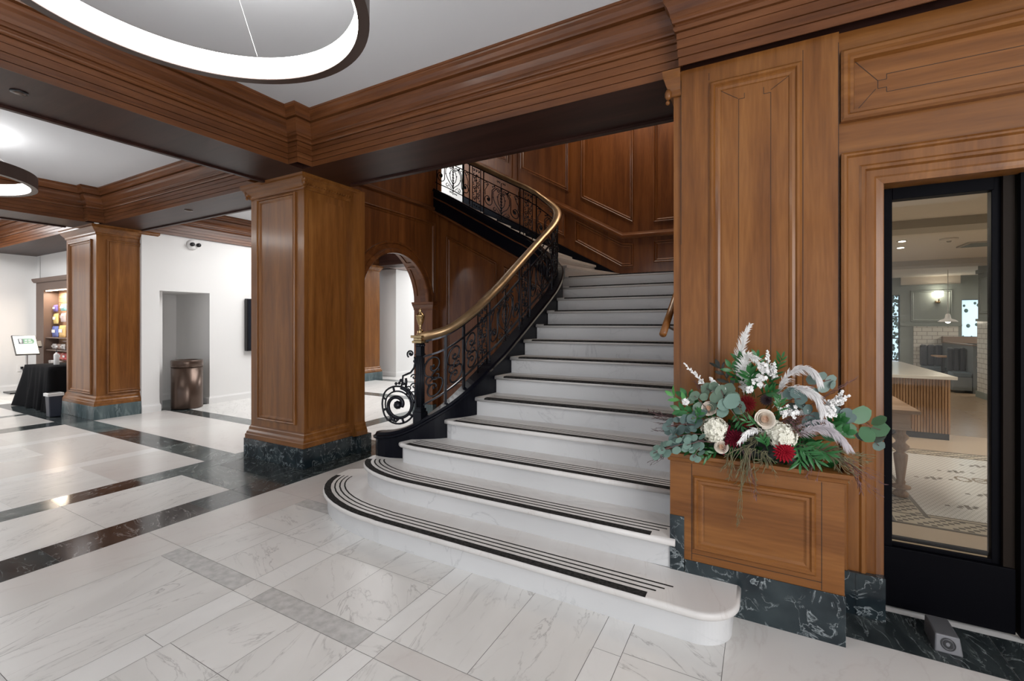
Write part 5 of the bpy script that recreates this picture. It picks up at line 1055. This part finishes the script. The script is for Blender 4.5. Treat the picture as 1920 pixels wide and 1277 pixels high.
def booth(x0, x1, y0, y1, face, label):
    t = thing('booth_bench', ((x0 + x1) / 2, y0, 0), label, 'booth seat', 'booth seats at the back of the cafe')
    s = MB(); s.box(x0, x1, y0, y1, .06, .34); s.build('base', flat('booth grey', (.16, .18, .19), .5) if 'booth grey' not in M else M['booth grey'], t)
    s = MB(); s.box(x0, x1, y0, y1 - .12, .34, .45); s.build('seat', flat('slate blue leather', (.10, .135, .16), .35) if 'slate blue leather' not in M else M['slate blue leather'], t, .02)
    n = 3
    for k in range(n): s = MB(); a_ = x0 + (x1 - x0) * k / n; s.box(a_ + .004, a_ + (x1 - x0) / n - .004, y1 - .14, y1 - .03, .44, .97); s.build('back_cushion', 'leather', t, .035)
    return t
booth(3.50, 3.93, 14.55, 15.24, 0, 'dark leather booth seat under the tiled wall, left of the divider'); booth(4.02, 4.75, 14.55, 15.24, 0, 'dark leather booth seat right of the divider, under the bright window')
booth(3.62, 3.93, 13.3, 13.75, 0, 'front booth seat left of the divider in the cafe'); 
dv = thing('booth_divider', (3.975, 14.3, 0), 'taupe capped divider between the cafe booths', 'divider'); s = MB(); s.box(3.945, 4.0, 13.3, 15.23, 0, 1.02); s.build('panel', M['booth grey'], dv); s = MB(); s.box(3.93, 4.8, 15.1, 15.235, 1.02, 1.18); s.box(3.93, 4.015, 13.28, 15.1, 1.02, 1.05); s.build('cap', flat('taupe wood', (.22, .16, .12), .5), dv)
for x0, x1, lb in ((3.55, 3.86, 'small oak booth table left of the divider'), (4.1, 4.7, 'oak booth table right of the divider')):
    t = thing('booth_table', ((x0 + x1) / 2, 14.3, 0), lb, 'table', 'booth tables'); s = MB(); s.box(x0, x1, 14.0, 14.5, .72, .75); s.build('table_top', 'oakx', t, .003); s = MB(); s.lathe(((x0 + x1) / 2, 14.25, 0), [(.15, 0), (.15, .02), (.03, .03), (.03, .72)], 12); s.build('pedestal', 'black', t)
pd = thing('pendant_lamp', (3.62, 13.6, 2.7), 'white enamel pendant lamp hanging over the cafe booth', 'pendant lamp')
s = MB(); s.tube([(3.62, 13.6, 2.7), (3.62, 13.6, 1.73)], .006, 6); s.build('cord', 'plaster', pd)
s = MB(); s.lathe((3.62, 13.6, 1.54), [(.165, 0), (.17, .01), (.12, .05), (.06, .07), (.05, .10), (.045, .15), (.03, .18), (0, .19)], 24); s.build('lamp_shade', 'plaster', pd)
s = MB(); s.ball((3.62, 13.6, 1.56), .05, 10); s.build('bulb', 'lamp', pd)
sn = thing('wall_sconce', (3.87, 15.28, 2.1), 'small glowing wall sconce on the grey panelling', 'wall lamp')
s = MB(); s.lathe((3.87, 15.28, 2.02), [(.05, 0), (.055, .03), (.05, .06)], 14); s.tube([(3.87, 15.29, 2.08), (3.87, 15.18, 2.08), (3.87, 15.18, 2.16)], .012, 6); s.build('bracket', 'brass', sn)
s = MB(); s.lathe((3.87, 15.18, 2.16), [(.04, 0), (.085, .03), (.09, .14), (.08, .15)], 16); s.build('glass_shade', 'lamp', sn)
for i, (x, y, lb) in enumerate(((1.77, 8.52, 'nearest'), (1.90, 9.23, 'farther'), (1.16, 5.6, 'topmost'))):
    t = thing('recessed_downlight', (x, y, 2.7), lb + ' small recessed ceiling light in the cafe', 'ceiling light', 'cafe downlights'); s = MB(); s.lathe((x, y, 2.697), [(.06, 0), (.06, -.005)], 16); s.build('trim_ring', 'plaster', t); s = MB(); s.lathe((x, y, 2.691), [(.04, 0), (.04, -.003)], 16); s.build('lens', 'lamp', t)
t = thing('smoke_detector', (2.3, 8.6, 2.7), 'round white detector on the cafe ceiling', 'detector'); s = MB(); s.lathe((2.3, 8.6, 2.7), [(.10, 0), (.10, -.02), (.05, -.035)], 20); s.build('housing', 'cafeceil', t)
s = MB(); s.lathe((2.3, 8.6, 2.665), [(.03, 0), (.02, -.02)], 12); s.build('sensor', 'cafebeam', t)
t = thing('ceiling_vent', (2.9, 9.3, 2.7), 'square grey vent on the cafe ceiling', 'vent'); s = MB(); s.box(2.65, 3.15, 9.1, 9.6, 2.68, 2.7); s.build('frame', 'cafebeam', t); s = MB(); 
for k in range(6): s.box(2.68, 3.12, 9.13 + k * .075, 9.16 + k * .075, 2.672, 2.68)
s.build('louvre', 'cafewall', t)
# ------------------------------------------------------------ ring lights
def ring(cx, cy, label, first=None):
    if first: return dup(first, (cx, cy, 3.0), label, 'ring pendant lights')
    t_ = thing('ring_pendant_light', (cx, cy, 3.0), label, 'ceiling light', 'ring pendant lights'); n = 96
    def annul(mb, r0, r1, za, zb):
        pr_ = [(r0, za), (r1, za), (r1, zb), (r0, zb)]
        vs = [(cx + r_ * math.cos(2 * math.pi * i / n), cy + r_ * math.sin(2 * math.pi * i / n), 3.0 + z_) for i in range(n) for r_, z_ in pr_]
        mb.add(vs, [(i * 4 + q, i * 4 + (q + 1) % 4, ((i + 1) % n) * 4 + (q + 1) % 4, ((i + 1) % n) * 4 + q) for i in range(n) for q in range(4)], True)
    b1 = MB(); annul(b1, .748, .803, 0, .135); o = b1.build('ring_body', 'ring', t_)
    for p_ in o.data.polygons: p_.use_smooth = False
    b1 = MB(); annul(b1, .738, .7475, .006, .128); b1.build('diffuser', 'glow', t_)['label'] = 'glowing white inner band'
    for k in range(4):
        a = R(35 + 90 * k); b1 = MB(); b1.tube([(cx + .78 * math.cos(a), cy + .78 * math.sin(a), 3.12), (cx + .25 * math.cos(a), cy + .25 * math.sin(a), CZ)], .0015, 4); b1.build('cable', 'plaster', t_)
    b1 = MB(); b1.lathe((cx, cy, CZ - .03), [(.28, 0), (.28, .03)], 32); b1.build('canopy', 'plaster', t_)
    return t_
r1 = ring(-2.29, 1.09, 'large ring pendant light nearest the camera, over the main floor')
ring(-7.42, 1.18, 'smaller looking ring pendant light at the left edge of the photo', r1)
# ------------------------------------------------------------ ceiling spots and cameras
def disc(name, x, y, z, label, group, r=.04, m='bronze', dep=.006):
    t_ = thing(name, (x, y, z), label, 'ceiling fitting', group); s = MB(); s.lathe((x, y, z), [(r, 0), (r, -dep), (r * .8, -dep - .003)], 20); s.build('rim', m, t_)
    s = MB(); s.lathe((x, y, z - dep), [(r * .7, 0), (r * .7, -.004), (r * .3, -.008)], 16); s.build('sensor_face', 'plaster' if m == 'plaster' else 'bronze', t_)
disc('ceiling_sensor', -4.36, 1.09, SZ, 'dark round fitting on the near beam underside', None, .045, 'black')
disc('ceiling_sensor', -6.87, 3.34, SZ, 'small round fitting on the beam underside between the two columns', None, .05)
disc('ceiling_sensor', -8.98, 3.08, SZ, 'tiny round fitting above the far column capital', None, .03, 'plaster')
sc_ = thing('security_camera', (X0, 4.47, 2.93), 'white twin lens security camera high on the white wall', 'camera')
s = MB(); s.lathe((X0, 4.47, 2.93), [(.095, 0), (.095, .02), (.08, .045), (.05, .06)], 20, (1, 0, 0)); s.build('mount', 'plaster', sc_)
for dy in (-.03, .075):
    s = MB(); s.lathe((X0 + .03, 4.47 + dy, 2.93), [(.032, 0), (.036, .03), (.034, .06)], 14, (1, 0, 0)); s.lathe((X0 + .085, 4.47 + dy, 2.93), [(.03, 0), (.026, .01)], 14, (1, 0, 0)); s.build('lens', 'black', sc_)
for o in bpy.data.objects:
    if '_o' in o: del o['_o']
